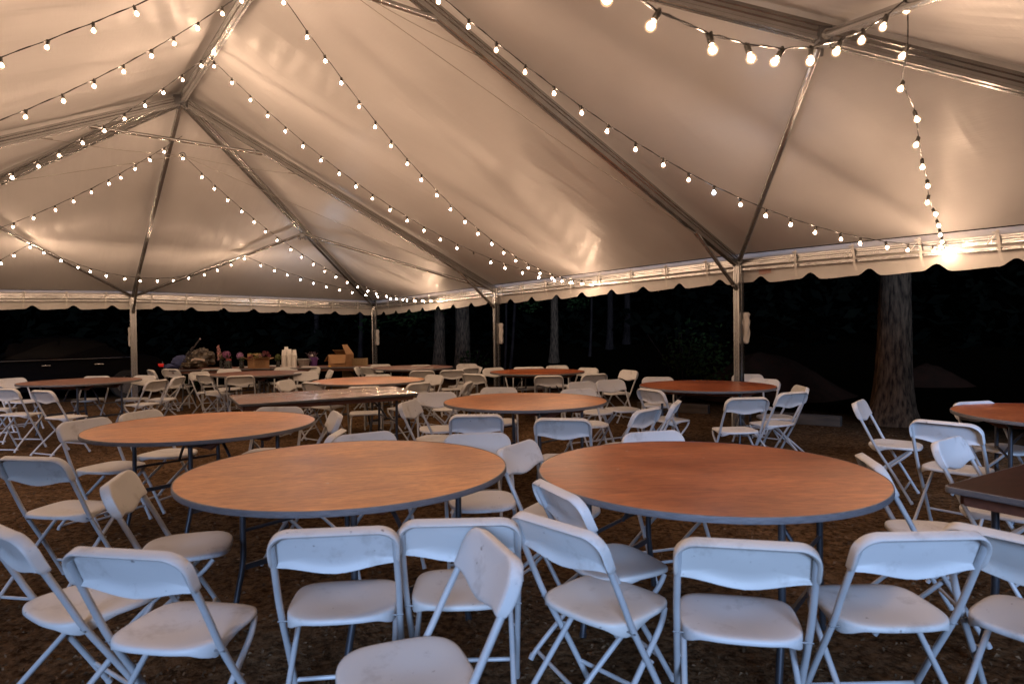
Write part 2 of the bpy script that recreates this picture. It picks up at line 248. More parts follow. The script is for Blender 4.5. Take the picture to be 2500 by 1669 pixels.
HANG = ('S8', 'bulb string hanging almost straight down at the right side', (2.125, 3.41, 3.106), (4.521, 6.637, 2.203), [(2.168, 3.476, 2.889), (2.333, 3.786, 2.811), (2.567, 4.046, 2.725), (2.774, 4.33, 2.646), (2.981, 4.614, 2.57), (3.198, 4.887, 2.482), (3.4, 5.18, 2.426), (3.62, 5.459, 2.368), (3.841, 5.739, 2.319), (4.057, 6.025, 2.286), (4.273, 6.312, 2.259), (4.483, 6.604, 2.241)])
CH = [
  (-1.636, 2.244, 33.7, 'white chair leaning into the left edge in the foreground, only part of its backrest showing'),
  (-1.129, 2.016, 10.4, 'white chair in the left foreground, large, seen from behind with its seat turned right'),
  (-0.612, 2.210, 352.8, 'white chair in the foreground seen from behind, black scuff on its backrest top'),
  (-0.190, 2.311, 358.4, 'white chair seen from behind, half hidden by the sideways chair in the middle foreground'),
  (-0.212, 1.857, 248.6, 'white chair turned sideways, nearest of all, its seat cut by the bottom edge'),
  (0.244, 2.223, 47.1, 'white chair turned right-away just right of the sideways foreground chair'),
  (0.314, 2.616, 66.1, 'white chair with a shaded seat tucked under the left side of the front right table'),
  (0.735, 2.030, 13.4, 'white chair seen squarely from behind in front of the front right table'),
  (1.271, 2.108, 359.7, 'white chair in the right foreground turned left, its backrest overlapping the corner chair'),
  (1.652, 2.004, 55.3, 'white chair cut by the right edge in the foreground corner'),
  (-2.537, 3.496, 8.3, 'white chair at the left edge seen from behind, lower left of the mid left table'),
  (-1.628, 2.894, 72.6, 'white chair showing its side and seat, between the left edge and the front left table'),
  (-3.104, 4.753, 108.8, 'white chair facing the viewer at the left end of the mid left round table'),
  (-2.968, 5.267, 104.7, 'white chair facing the viewer behind the mid left table, second from its left end'),
  (-2.029, 5.372, 179.5, 'white chair between the mid left round table and the long glossy table'),
  (-1.563, 5.018, 246.6, "white chair edge-on at the mid left table's right end, upper of two"),
  (-1.296, 4.077, 268.5, "white chair seen edge-on behind the front left table's far edge, the lower of two"),
  (-0.856, 3.872, 143.7, 'white chair whose backrest top shows tilted behind the front left round table'),
  (-0.202, 3.797, 170.7, 'white chair whose pale backrest stands behind the right part of the front left table'),
  (0.163, 3.494, 120.3, 'white chair twisted between the two front round tables, backrest towards the viewer'),
  (0.908, 3.799, 163.6, 'white chair whose backrest top shows behind the left part of the front right table'),
  (0.383, 4.737, 9.2, 'white chair seen from behind in front of the centre round table, on its right'),
  (-0.296, 5.019, 355.8, 'white chair seen from behind in front of the centre round table, on its left'),
  (-0.820, 5.875, 104.6, 'white chair turned to the right at the left of the centre round table'),
  (-0.779, 6.563, 169.5, 'white chair facing the viewer behind the left end of the centre round table'),
  (-0.157, 7.055, 177.8, 'white chair peeping over the far edge of the centre round table on the left'),
  (0.758, 6.795, 161.6, 'white chair peeping over the far edge of the centre round table on the right'),
  (0.926, 7.721, 148.1, "white chair half hidden behind the right-hand chair at the centre table's far edge"),
  (1.156, 9.445, 339.4, "white chair seen from behind at lower right of the middle post's table"),
  (1.308, 7.960, 156.6, 'white chair facing the viewer with its seat showing, right of the centre round table'),
  (1.718, 9.985, 240.1, "white chair alone against the dark, facing left-front, farthest right of the middle post's table"),
  (1.603, 6.876, 60.6, 'white chair seen from behind at the left end of the reddish round table'),
  (0.976, 5.220, 312.1, 'white chair leaning left in front of the chair pair left of the reddish table'),
  (1.296, 5.659, 291.9, 'white chair seen edge-on beside the left leg of the reddish round table'),
  (2.165, 6.035, 354.3, 'white chair seen from behind in front of the reddish round table with its seat showing'),
  (2.741, 6.470, 334.5, 'white chair seen from behind turned left at the right end of the reddish table'),
  (3.045, 7.047, 275.4, 'white chair facing left behind its twin at the far right of the reddish table'),
  (3.269, 8.800, 199.8, 'white chair behind the reddish table right beside the tent post'),
  (3.094, 7.982, 229.8, 'white chair whose wide backrest rises over the right end of the reddish table'),
  (1.927, 8.397, 193.0, 'white chair whose backrest rises over the left end of the reddish table'),
  (3.115, 5.385, 128.8, 'white chair in side view alone in front of the big tree trunk'),
  (2.971, 4.291, 50.7, 'white chair with a lilac backrest seen from behind, near the right edge'),
  (2.555, 3.462, 143.3, 'white chair with a doubled backrest rim behind the dark rectangular table'),
  (1.889, 3.038, 105.0, 'white chair leaning against the right rim of the front right table'),
  (3.907, 5.169, 168.9, 'white chair behind the round table cut off by the right edge'),
  (-7.549, 9.670, 112.4, 'white chair facing the viewer at the far left edge behind the far left table'),
  (-6.259, 7.935, 5.5, 'white chair seen from behind, cut by the left edge, before the far left table'),
  (-5.500, 7.635, 23.6, 'white chair seen from behind turned right in front of the far left table'),
  (-6.958, 8.481, 344.5, 'white chair at the left edge, only its seat showing'),
  (-6.575, 9.912, 175.3, 'white chair behind the far left table, its backrest top just over the rim'),
  (-5.852, 9.901, 192.3, "white chair at the far left table's right end before the end post"),
  (-6.540, 11.777, 46.8, 'white chair seen edge-on just right of the end post, behind another chair'),
  (-5.177, 9.013, 282.4, 'white chair seen from behind turned left, right of the far left table'),
  (-5.271, 9.705, 267.0, 'white chair turned left between the far left table and the blue bag'),
  (-6.358, 12.031, 19.0, 'white chair seen from behind under the blue bag'),
  (-6.562, 12.417, 152.6, 'white chair just behind the one under the blue bag, facing the serving table'),
  (-5.305, 10.979, 110.8, 'white chair facing the viewer at the left end of the dark round table'),
  (-4.920, 10.426, 32.4, "white chair seen from behind just in front of the dark round table's left end"),
  (-4.248, 9.948, 341.8, 'white chair seen squarely from behind in front of the dark round table'),
  (-5.720, 12.121, 334.3, 'white chair behind the dark round table under the wrapped bundle'),
  (-5.210, 11.674, 156.5, 'white chair behind the dark round table under the pink flowers'),
  (-5.182, 12.412, 157.9, 'white chair behind the dark round table under the purple flowers'),
  (-4.734, 12.794, 160.2, 'white chair behind the dark round table, left of the pair under the cups'),
  (-4.273, 11.958, 161.0, 'white chair directly under the cup stacks'),
  (-3.921, 12.078, 191.4, 'white chair at the right end of the dark round table under the silver pail'),
  (-3.302, 10.978, 246.3, 'white chair seen edge-on in front of the serving table under the large carton'),
  (-3.342, 10.386, 141.9, 'white chair facing the viewer, left of the round table behind the long glossy one'),
  (-2.978, 8.693, 99.6, 'white chair twisted, its lower corner pointing right, behind the long glossy table'),
  (-2.549, 8.456, 36.0, 'white chair seen from behind and turned right, just behind the long glossy table'),
  (-1.788, 7.693, 349.1, 'white chair whose backrest top rises behind the middle of the long glossy table'),
  (-1.317, 8.153, 305.8, 'white chair turned left at the right tip of the long glossy table'),
  (-1.265, 9.382, 225.5, 'white chair facing left at the right end of the table behind the long glossy one'),
  (-1.529, 10.746, 352.2, 'white chair seen from behind in front of the farthest table, on its left'),
  (-1.024, 10.855, 354.3, 'white chair seen from behind in front of the farthest table, on its right'),
  (-0.892, 12.461, 176.6, 'white chair at the far right end of the farthest table facing the viewer'),
  (-0.854, 11.399, 314.4, 'white chair mostly hidden behind the right-hand chair of the farthest table'),
  (-0.763, 11.612, 256.8, 'white chair edge-on at the extreme right of the farthest table'),
  (-0.516, 9.787, 32.5, 'white chair leaning right between the farthest table and the middle post'),
  (-0.718, 8.093, 278.8, "white chair seen edge-on left of the centre table's far edge"),
  (-2.770, 11.935, 82.9, "white chair edge-on under the wooden crate at the farthest table's left"),
  (-2.625, 11.995, 40.7, 'white chair turned right at the left end of the farthest table'),
  (-2.594, 12.503, 168.9, 'white chair facing the viewer at the foot of the corner post'),
  (-2.019, 9.551, 167.9, 'white chair peeping over the far edge of the table behind the long glossy one'),
  (-1.765, 12.219, 172.5, 'white chair peeping over the far edge of the farthest table'),
  (-0.256, 10.919, 151.8, 'white chair in front of the middle post at the left end of its table'),
  (0.218, 11.020, 181.1, "white chair peeping over the middle post's table, left of a pair"),
  (0.363, 11.083, 182.2, "white chair peeping over the middle post's table, right of a pair"),
  (0.819, 11.475, 184.9, "white chair peeping over the middle post's table near the slim tree trunk"),
  (1.195, 10.666, 222.0, "white chair facing the viewer at the right end of the middle post's table"),
  (0.532, 9.231, 3.7, "white chair seen squarely from behind in front of the middle post's table")]
# ================================================================== THE SETTING
def ground_z(x, y):
    d = math.hypot(x, y)
    z = 0.02 * noise.noise(Vector((x * 0.5, y * 0.5, 0))) + 0.012 * noise.noise(Vector((x * 1.7, y * 1.7, 3)))
    if d > 21: z += (d - 21) * 0.10 + max(0, d - 30) * 0.16
    return z - 0.018
def make_ground():
    bm = bmesh.new()
    def axis(lim, fine):
        a = [0.0]; st = fine
        while a[-1] < lim:
            if a[-1] > 13: st *= 1.13
            a.append(a[-1] + st)
        return a
    pos = axis(120, 0.16)
    xs = [-v for v in reversed(pos[1:])] + pos
    ys = [-v for v in reversed(axis(60, 1.0)[1:])] + axis(120, 0.16)
    G = [[bm.verts.new((x, y, ground_z(x, y))) for x in xs] for y in ys]
    for i in range(len(ys) - 1):
        for j in range(len(xs) - 1):
            bm.faces.new((G[i][j], G[i][j + 1], G[i + 1][j + 1], G[i + 1][j]))
    m = bpy.data.materials.new('packed_dirt'); m.use_nodes = True
    t = m.node_tree; L = t.links.new; b = t.nodes['Principled BSDF']; tc = t.nodes.new('ShaderNodeTexCoord')
    n1 = t.nodes.new('ShaderNodeTexNoise'); n1.inputs['Scale'].default_value = 0.9; n1.inputs['Detail'].default_value = 8; n1.inputs['Roughness'].default_value = 0.65; L(tc.outputs['Object'], n1.inputs['Vector'])
    c1 = t.nodes.new('ShaderNodeValToRGB'); c1.color_ramp.elements[0].position = 0.3; c1.color_ramp.elements[1].position = 0.7
    c1.color_ramp.elements[0].color = (0.11, 0.066, 0.036, 1); c1.color_ramp.elements[1].color = (0.26, 0.170, 0.098, 1); L(n1.outputs['Fac'], c1.inputs[0])
    n2 = t.nodes.new('ShaderNodeTexNoise'); n2.inputs['Scale'].default_value = 24; n2.inputs['Detail'].default_value = 6; n2.inputs['Roughness'].default_value = 0.7; L(tc.outputs['Object'], n2.inputs['Vector'])
    c2 = t.nodes.new('ShaderNodeValToRGB'); c2.color_ramp.elements[0].position = 0.36; c2.color_ramp.elements[1].position = 0.62
    c2.color_ramp.elements[0].color = (0.16, 0.14, 0.12, 1); c2.color_ramp.elements[1].color = (1.15, 1.08, 1.0, 1); L(n2.outputs['Fac'], c2.inputs[0])
    mx = t.nodes.new('ShaderNodeMix'); mx.data_type = 'RGBA'; mx.blend_type = 'MULTIPLY'; mx.inputs[0].default_value = 0.9
    L(c1.outputs[0], mx.inputs[6]); L(c2.outputs[0], mx.inputs[7])
    # bare trodden dirt under the tent; woods floor painted near black as night shade
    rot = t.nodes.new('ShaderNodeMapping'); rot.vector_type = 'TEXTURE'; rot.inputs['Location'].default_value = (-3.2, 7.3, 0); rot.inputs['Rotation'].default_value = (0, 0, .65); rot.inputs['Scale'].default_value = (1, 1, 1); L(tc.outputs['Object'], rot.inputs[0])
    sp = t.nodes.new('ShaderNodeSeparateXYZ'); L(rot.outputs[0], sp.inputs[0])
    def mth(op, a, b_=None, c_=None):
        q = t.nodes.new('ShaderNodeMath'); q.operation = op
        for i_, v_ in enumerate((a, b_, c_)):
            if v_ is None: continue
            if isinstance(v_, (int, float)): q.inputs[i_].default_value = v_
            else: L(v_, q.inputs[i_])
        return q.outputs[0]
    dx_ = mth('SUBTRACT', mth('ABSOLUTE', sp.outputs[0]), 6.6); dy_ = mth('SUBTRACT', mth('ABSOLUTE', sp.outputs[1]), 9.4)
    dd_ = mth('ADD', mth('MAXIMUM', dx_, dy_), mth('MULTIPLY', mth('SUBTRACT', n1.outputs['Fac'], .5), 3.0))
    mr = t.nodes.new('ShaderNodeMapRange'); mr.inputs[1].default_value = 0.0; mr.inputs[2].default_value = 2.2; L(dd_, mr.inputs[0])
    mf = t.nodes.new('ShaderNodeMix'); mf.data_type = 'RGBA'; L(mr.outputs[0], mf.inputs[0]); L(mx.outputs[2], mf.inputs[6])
    night_mould = t.nodes.new('ShaderNodeMix'); night_mould.data_type = 'RGBA'; night_mould.blend_type = 'MULTIPLY'; night_mould.inputs[0].default_value = .8; night_mould.inputs[6].default_value = (.004, .0025, .0014, 1); L(c2.outputs[0], night_mould.inputs[7])
    L(night_mould.outputs[2], mf.inputs[7]); L(mf.outputs[2], b.inputs['Base Color'])
    b.inputs['Roughness'].default_value = 1.0; b.inputs['Specular IOR Level'].default_value = 0.0
    ma = t.nodes.new('ShaderNodeMath'); ma.operation = 'ADD'; n3 = t.nodes.new('ShaderNodeTexNoise'); n3.inputs['Scale'].default_value = 9; n3.inputs['Detail'].default_value = 7; L(tc.outputs['Object'], n3.inputs['Vector'])
    L(n2.outputs['Fac'], ma.inputs[0]); L(n3.outputs['Fac'], ma.inputs[1])
    bp = t.nodes.new('ShaderNodeBump'); bp.inputs['Strength'].default_value = 1.0; bp.inputs['Distance'].default_value = 0.07; L(ma.outputs[0], bp.inputs['Height']); L(bp.outputs[0], b.inputs['Normal'])
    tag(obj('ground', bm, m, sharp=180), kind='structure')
make_ground()
MULCH = mat('leaf_litter', (0.20, 0.125, 0.07), 0.95, spec=0.05, c2=(0.05, 0.03, 0.017), noise_scale=9)
def litter(n, y0, y1):
    bm = bmesh.new(); rg = random.Random(3)
    for i in range(n):
        y = y0 + (y1 - y0) * rg.random() ** 1.3; x = (rg.random() * 2 - 1) * (2.2 + y * 0.85) + rg.uniform(-0.3, 0.3)
        tx_, ty_ = (x + 3.2) * math.cos(.65) + (y - 7.3) * math.sin(.65), -(x + 3.2) * math.sin(.65) + (y - 7.3) * math.cos(.65)
        if abs(tx_) > 7.2 or abs(ty_) > 10.2: continue
        z = ground_z(x, y) + 0.006; a = rg.random() * 6.28; l = rg.uniform(0.004, 0.012) * (1 + y * 0.10); w = l * rg.uniform(0.2, 0.6)
        ca, sa = math.cos(a), math.sin(a); t1, t2 = rg.uniform(-0.006, 0.010), rg.uniform(-0.005, 0.012)
        vs = [bm.verts.new((x + ca * p - sa * q, y + sa * p + ca * q, z + h)) for p, q, h in ((-l, 0, t1), (0, -w, 0.002), (l, 0, t2), (0, w, 0.009))]
        bm.faces.new(vs[:3]); bm.faces.new((vs[0], vs[2], vs[3]))
    tag(obj('leaf_litter', bm, MULCH, smooth=False), kind='stuff')
litter(42000, 1.0, 17.0)

# ---------------------------------------------------------------- trees beyond the tent
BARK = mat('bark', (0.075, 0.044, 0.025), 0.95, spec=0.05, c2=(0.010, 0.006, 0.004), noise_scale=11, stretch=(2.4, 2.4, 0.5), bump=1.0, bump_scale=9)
BARKD = mat('bark_night', (0.016, 0.011, 0.009), 0.95, spec=0.0, c2=(0.006, 0.004, 0.004), noise_scale=7, stretch=(2.2, 2.2, 0.4), bump=1.0, bump_scale=9)  # darker copy of the bark, night shade put into its colour
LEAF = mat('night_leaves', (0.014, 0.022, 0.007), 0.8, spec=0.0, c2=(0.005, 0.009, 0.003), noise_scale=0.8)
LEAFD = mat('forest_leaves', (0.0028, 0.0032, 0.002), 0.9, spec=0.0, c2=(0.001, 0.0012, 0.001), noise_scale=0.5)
def leaf_cloud(bm, cx, cy, cz, rx, ry, rz, n, size, rg, hollow=0.0):
    for i in range(n):
        while True:
            p = Vector((rg.uniform(-1, 1), rg.uniform(-1, 1), rg.uniform(-1, 1)))
            if hollow < p.length < 1: break
        g = noise.noise(Vector((cx + p.x * 2.1, cy + p.y * 2.1, cz + p.z * 2.1)))
        if g < -0.12: continue
        c = Vector((cx + p.x * rx, cy + p.y * ry, cz + p.z * rz))
        a = Vector((rg.gauss(0, 1), rg.gauss(0, 1), rg.gauss(0, .6))).normalized(); b = a.orthogonal().normalized()
        s = size * rg.uniform(0.5, 1.3)
        b = (Matrix.Rotation(rg.random() * 6.28, 3, a) @ b)
        v = [bm.verts.new(c + a * s), bm.verts.new(c + b * s * 0.42), bm.verts.new(c - a * s * 0.8), bm.verts.new(c - b * s * 0.42)]
        bm.faces.new(v)
def trunk_mesh(bm, h, r0_, r1, lean, rg, flare=1.0, seg=26, n=28, ridges=0.06):
    rings = []
    for i in range(seg + 1):
        t = i / seg; z = h * t ** 1.5 if t > 0 else -0.12
        r = r1 + (r0_ - r1) * (1 - t) ** 1.2 + r0_ * flare * math.exp(-max(z, 0) / 0.32) * 0.55
        cx = lean * z + 0.05 * math.sin(z * 0.9 + lean * 9); cy = 0.04 * math.sin(z * 0.7 + 1)
        ring = []
        for k in range(n):
            a = 2 * math.pi * k / n
            rr = r * (1 + ridges * noise.noise(Vector((math.cos(a) * 4, math.sin(a) * 4, z * 1.2))) * 1.6)
            rr += r0_ * flare * math.exp(-max(z, 0) / 0.28) * 0.30 * max(0, math.cos(a * 4 + 1)) ** 2
            ring.append(bm.verts.new((cx + rr * math.cos(a), cy + rr * math.sin(a), z)))
        rings.append(ring)
    for a, b in zip(rings, rings[1:]):
        for k in range(n): bm.faces.new((a[k], a[(k + 1) % n], b[(k + 1) % n], b[k]))
def tree(x, y, h, r0_, label, lean=0.0, flare=0.5, crown=(6.5, 2.2, 2.4), low=None, seed=1, m=None, group='trees beyond the tent'):
    rg = random.Random(seed); root = empty('tree', (x, y, ground_z(x, y)), rg.random() * 0.3)
    tag(root, label, 'tree', group)
    bm = bmesh.new(); trunk_mesh(bm, h, r0_, r0_ * 0.62, lean, rg, flare, n=28 if r0_ > .15 else 14)
    tr = obj('trunk', bm, m or BARK, root, sharp=180)
    bm = bmesh.new()
    for k in range(6):
        a = rg.random() * 6.28; z0 = h * rg.uniform(0.55, 0.95); l = rg.uniform(1.2, 2.4) * (0.6 + r0_ * 2)
        tube(bm, smooth_path([(lean * z0, 0, z0), (lean * z0 + l * .5 * math.cos(a), l * .5 * math.sin(a), z0 + l * .35), (lean * z0 + l * math.cos(a), l * math.sin(a), z0 + l * .8)], 3), 0.03, 6, rr=[r0_ * .35 * (1 - i / 8) + .008 for i in range(7)])
    obj('branch', bm, m or BARK, tr)
    bm = bmesh.new(); cz, cr, chh = crown
    for k in range(5):
        a = rg.random() * 6.28; q = rg.uniform(0, cr * .6)
        leaf_cloud(bm, lean * cz + q * math.cos(a), q * math.sin(a), cz + rg.uniform(-.8, .8), cr * .6, cr * .6, chh * .55, 500, 0.13, rg)
    if low:
        for (lx, ly, lz, s, n_) in low:
            leaf_cloud(bm, lx, ly, lz, s, s, s * .6, n_, 0.07, rg)
            tube(bm, [(0, 0, lz + .3), (lx * .6, ly * .6, lz + .15), (lx, ly, lz)], 0.012, 5)
    obj('crown', bm, LEAF, root, smooth=False)
    return root
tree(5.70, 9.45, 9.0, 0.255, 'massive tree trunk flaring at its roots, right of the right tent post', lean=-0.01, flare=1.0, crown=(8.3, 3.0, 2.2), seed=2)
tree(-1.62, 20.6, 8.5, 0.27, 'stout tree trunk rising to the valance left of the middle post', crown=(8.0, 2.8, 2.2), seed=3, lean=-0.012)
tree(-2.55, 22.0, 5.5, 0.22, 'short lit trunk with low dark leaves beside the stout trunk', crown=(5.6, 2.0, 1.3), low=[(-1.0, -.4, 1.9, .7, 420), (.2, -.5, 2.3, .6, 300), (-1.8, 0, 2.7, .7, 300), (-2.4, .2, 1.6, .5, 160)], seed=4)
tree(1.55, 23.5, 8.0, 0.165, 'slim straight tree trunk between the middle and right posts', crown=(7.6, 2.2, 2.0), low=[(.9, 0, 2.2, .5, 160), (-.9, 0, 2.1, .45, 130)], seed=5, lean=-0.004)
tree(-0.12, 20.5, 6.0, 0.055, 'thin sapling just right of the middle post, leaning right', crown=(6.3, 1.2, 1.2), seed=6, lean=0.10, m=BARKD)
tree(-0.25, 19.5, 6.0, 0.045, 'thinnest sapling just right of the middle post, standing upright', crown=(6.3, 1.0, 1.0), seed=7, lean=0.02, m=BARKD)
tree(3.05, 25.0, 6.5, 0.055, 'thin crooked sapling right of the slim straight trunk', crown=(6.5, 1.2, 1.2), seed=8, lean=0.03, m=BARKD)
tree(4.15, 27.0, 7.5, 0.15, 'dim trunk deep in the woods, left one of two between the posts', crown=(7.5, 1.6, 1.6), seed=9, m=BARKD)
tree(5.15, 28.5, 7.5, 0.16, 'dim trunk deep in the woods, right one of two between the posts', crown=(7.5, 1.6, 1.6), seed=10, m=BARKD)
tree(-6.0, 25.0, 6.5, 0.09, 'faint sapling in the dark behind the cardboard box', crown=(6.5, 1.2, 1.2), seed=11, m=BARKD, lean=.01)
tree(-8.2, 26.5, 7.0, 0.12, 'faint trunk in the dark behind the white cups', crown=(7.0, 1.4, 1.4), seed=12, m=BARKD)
#tree(14.2, 20.5, 7.5, 0.20, 'dark trunk near the right edge of the woods', crown=(7.5, 1.8, 1.8), seed=13, m=BARKD)
def shrub(x, y, r, h, n, label, seed, m=None, size=0.06):
    rg = random.Random(seed); root = empty('shrub', (x, y, ground_z(x, y))); tag(root, label, 'shrub')
    bm = bmesh.new()
    for k in range(6):
        a = rg.random() * 6.28; tube(bm, [(0, 0, -.03), (r * .3 * math.cos(a), r * .3 * math.sin(a), h * .5), (r * .7 * math.cos(a), r * .7 * math.sin(a), h * .9)], 0.008, 5)
    obj('stem', bm, BARKD, root)
    bm = bmesh.new()
    for k in range(5):
        a = rg.random() * 6.28; q = r * rg.uniform(0, .6)
        leaf_cloud(bm, q * math.cos(a), q * math.sin(a), h * rg.uniform(.35, .8), r * .6, r * .6, h * .35, n // 5, size, rg)
    obj('foliage', bm, m or LEAF, root, smooth=False)
shrub(3.4, 12.6, 1.0, 1.5, 900, 'low leafy shrub in the dark left of the right post', 21)
shrub(-7.6, 15.2, 0.55, 0.62, 500, 'green weeds growing at the foot of the end post', 22, size=0.05)
#shrub(6.9, 10.3, 0.4, 0.25, 160, 'small weeds right of the massive tree trunk', 23)
shrub(-1.2, 18.6, 0.8, 1.0, 500, 'dim bush behind the middle post', 24)
def forest():
    bm = bmesh.new(); rg = random.Random(5)
    for i in range(150):
        az = R(-78 + 156 * i / 149 + rg.uniform(-1, 1)); d = rg.uniform(28, 36)
        x, y = d * math.sin(az), d * math.cos(az); zb = ground_z(x, y)
        for q in range(3):
            leaf_cloud(bm, x + rg.uniform(-1, 1), y + rg.uniform(-1, 1), zb + 1.5 + q * 3.2 + rg.uniform(-.6, .6), 1.9, 1.9, 2.3, 150, 0.34, rg)
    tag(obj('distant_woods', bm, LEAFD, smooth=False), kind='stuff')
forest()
# reddish dirt mound and the two landscape timbers
def mound(x, y, rx, ry, h, seed, label):
    bm = bmesh.new(); n, k = 22, 40; rings = []
    for i in range(n + 1):
        t = i / n; ring = []
        for j in range(k):
            a = 2 * math.pi * j / k
            X = rx * t * math.cos(a) * (1 + .15 * math.sin(a * 3 + seed)); Y = ry * t * math.sin(a)
            Z = h * (math.cos(math.pi * min(t, 1)) * .5 + .5) + (0.07 * noise.noise(Vector((X * 1.6, Y * 1.6, seed))) + .04 * noise.noise(Vector((X * 5, Y * 5, seed)))) * (1 - t)
            ring.append(bm.verts.new((X, Y, Z - .08 * t)))
        rings.append(ring)
    for a, b in zip(rings[1:], rings[2:]):
        for j in range(k): bm.faces.new((a[j], a[(j + 1) % k], b[(j + 1) % k], b[j]))
    c = bm.verts.new((0, 0, h))
    for j in range(k): bm.faces.new((c, rings[1][j], rings[1][(j + 1) % k]))
    for v in rings[0]: bm.verts.remove(v)
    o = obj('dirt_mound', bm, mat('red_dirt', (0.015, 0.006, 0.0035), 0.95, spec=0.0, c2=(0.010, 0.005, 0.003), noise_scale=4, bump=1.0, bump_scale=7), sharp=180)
    o.location = (x, y, ground_z(x, y) - .02); tag(o, label, 'dirt mound')
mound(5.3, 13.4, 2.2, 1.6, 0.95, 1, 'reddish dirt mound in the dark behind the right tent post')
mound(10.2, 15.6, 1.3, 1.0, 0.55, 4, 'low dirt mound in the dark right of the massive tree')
TIMB = mat('weathered_timber', (0.065, 0.048, 0.034), 0.9, noise_amt=0.5, noise_scale=6, stretch=(.4, 3, 3), bump=0.8, bump_scale=12)
for (xa, ya, xb, yb, lb) in ((2.25, 11.35, 3.32, 10.72, 'landscape timber lying left of the right post, seen under the reddish table'), (4.02, 9.80, 4.78, 9.22, 'landscape timber lying on the dirt left of the massive tree')):
    d = Vector((xb - xa, yb - ya, 0)); bm = bmesh.new(); box(bm, 0, 0, .07, d.length, .16, .15, bevel=.015)
    o = obj('landscape_timber', bm, TIMB); o.location = ((xa + xb) / 2, (ya + yb) / 2, ground_z(xa, ya)); o.rotation_euler = (0, 0, math.atan2(d.y, d.x)); tag(o, lb, 'timber', 'landscape timbers')

# ================================================================== THE TENT
V3 = lambda k: Vector(ND[k])
tent = empty('frame_tent', (-1.6, 5.1, 0)); tag(tent, 'large white frame tent with aluminium rafters and a scalloped valance', 'tent')
TO = Vector((-1.6, 5.1, 0))
def roof(P, Q, S4, T=None, nu=34, nv=26, seed=0):
    """panel between points, P-Q along the eave; (P,Q,S4,T) quad or (P,Q,S4) triangle"""
    up_ = Vector((0, 0, .09)); P, Q, S4 = P + up_, Q + up_, S4 + up_; T = T + up_ if T else S4
    N_ = (Q - P).cross(T - P).normalized(); N_ = N_ if N_.z > 0 else -N_
    bm = bmesh.new(); uvl = bm.loops.layers.uv.new('UVMap'); g = []; uvs = {}
    e = (Q - P).normalized(); 
    for j in range(nv + 1):
        row = []; v = j / nv
        a, b = P.lerp(T, v), Q.lerp(S4, v)
        if j == nv and T == S4:
            vv = bm.verts.new(T - TO); row = [vv] * (nu + 1); uvs[vv] = ((T - P).dot(e), ((T - P) - e * (T - P).dot(e)).length)
        else:
            for i in range(nu + 1):
                u = i / nu; p = a.lerp(b, u); ed = min(1, min(u, 1 - u) * 6) * min(1, min(v, 1 - v) * 6) if T != S4 else min(1, min(u, 1 - u) * 6) * min(1, v * 6) * min(1, (1 - v) * 3)
                w = noise.noise(Vector((p.x * .55, p.y * .55, 5.1))) * .085 + noise.noise(Vector((p.x * 1.3, p.y * 1.3, 1.7))) * .035
                rp = 0
                for q in ATT:
                    dd = (p - q).length
                    if dd < 2.6: rp += .007 * math.exp(-dd / 1.1) * math.sin((p - q).dot(e) * 2 * math.pi / .34 + dd * 1.2)
                p = p + N_ * ((w - .015) * ed + rp * min(1, ed * 2))
                vv = bm.verts.new(p - TO); row.append(vv); uvs[vv] = ((p - P).dot(e), ((p - P) - e * (p - P).dot(e)).length)
        g.append(row)
    for j in range(nv):
        for i in range(nu):
            vs = (g[j][i], g[j][i + 1], g[j + 1][i + 1], g[j + 1][i])
            vs = vs[:3] if vs[2] == vs[3] else vs
            f = bm.faces.new(vs)
            for lp in f.loops: lp[uvl].uv = (uvs[lp.vert][0] + seed * 7, uvs[lp.vert][1])
    me = bpy.data.meshes.new('roof_panel'); bm.to_mesh(me); bm.free(); me.materials.append(VINYL)
    for p in me.polygons: p.use_smooth = True
    o = bpy.data.objects.new('roof_panel', me); COL.objects.link(o); o.parent = tent
ATT = [V3('Eb'), V3('Ea'), V3('Ec'), V3('EbL')]
ND['P0'] = ND['P0']
for i, f in enumerate((('P3', 'P2', 'A1', 'A0'), ('P2', 'P1', 'A1'), ('P1', 'P0', 'A1'), ('P0', 'L1', 'A1'), ('L1', 'L2', 'A1'), ('L2', 'L3', 'A0', 'A1'), ('L3', 'L4', 'A0'), ('L4', 'P5', 'A0'), ('P5', 'P4', 'A0'), ('P4', 'P3', 'A0'))):
    roof(*[V3(k) for k in f], seed=i)
def beam(name, P, Q, w, h, upv=Vector((0, 0, 1)), m=None, parent=tent, off=TO, groove=True):
    d = (Q - P).normalized(); s = d.cross(upv).normalized(); u = s.cross(d).normalized(); a, b = w / 2, h / 2; g = min(w, h) * .13
    pr = [(-a, -b), (-a * .35, -b), (-a * .3, -b + g), (a * .3, -b + g), (a * .35, -b), (a, -b), (a, -b * .62), (a - g, -b * .5), (a - g, -b * .12), (a, 0), (a - g, b * .12), (a - g, b * .5), (a, b * .62), (a, b), (a * .35, b), (a * .3, b - g), (-a * .3, b - g), (-a * .35, b), (-a, b), (-a, b * .62), (-a + g, b * .5), (-a + g, b * .12), (-a, 0), (-a + g, -b * .12), (-a + g, -b * .5), (-a, -b * .62)]
    bm = bmesh.new(); r1 = [bm.verts.new(P - off + s * x + u * y) for x, y in pr]; r2 = [bm.verts.new(Q - off + s * x + u * y) for x, y in pr]; n = len(pr)
    for k in range(n): bm.faces.new((r1[k], r1[(k + 1) % n], r2[(k + 1) % n], r2[k]))
    bm.faces.new(r1[::-1]); bm.faces.new(r2)
    return obj(name, bm, m or ALU, parent, smooth=False)
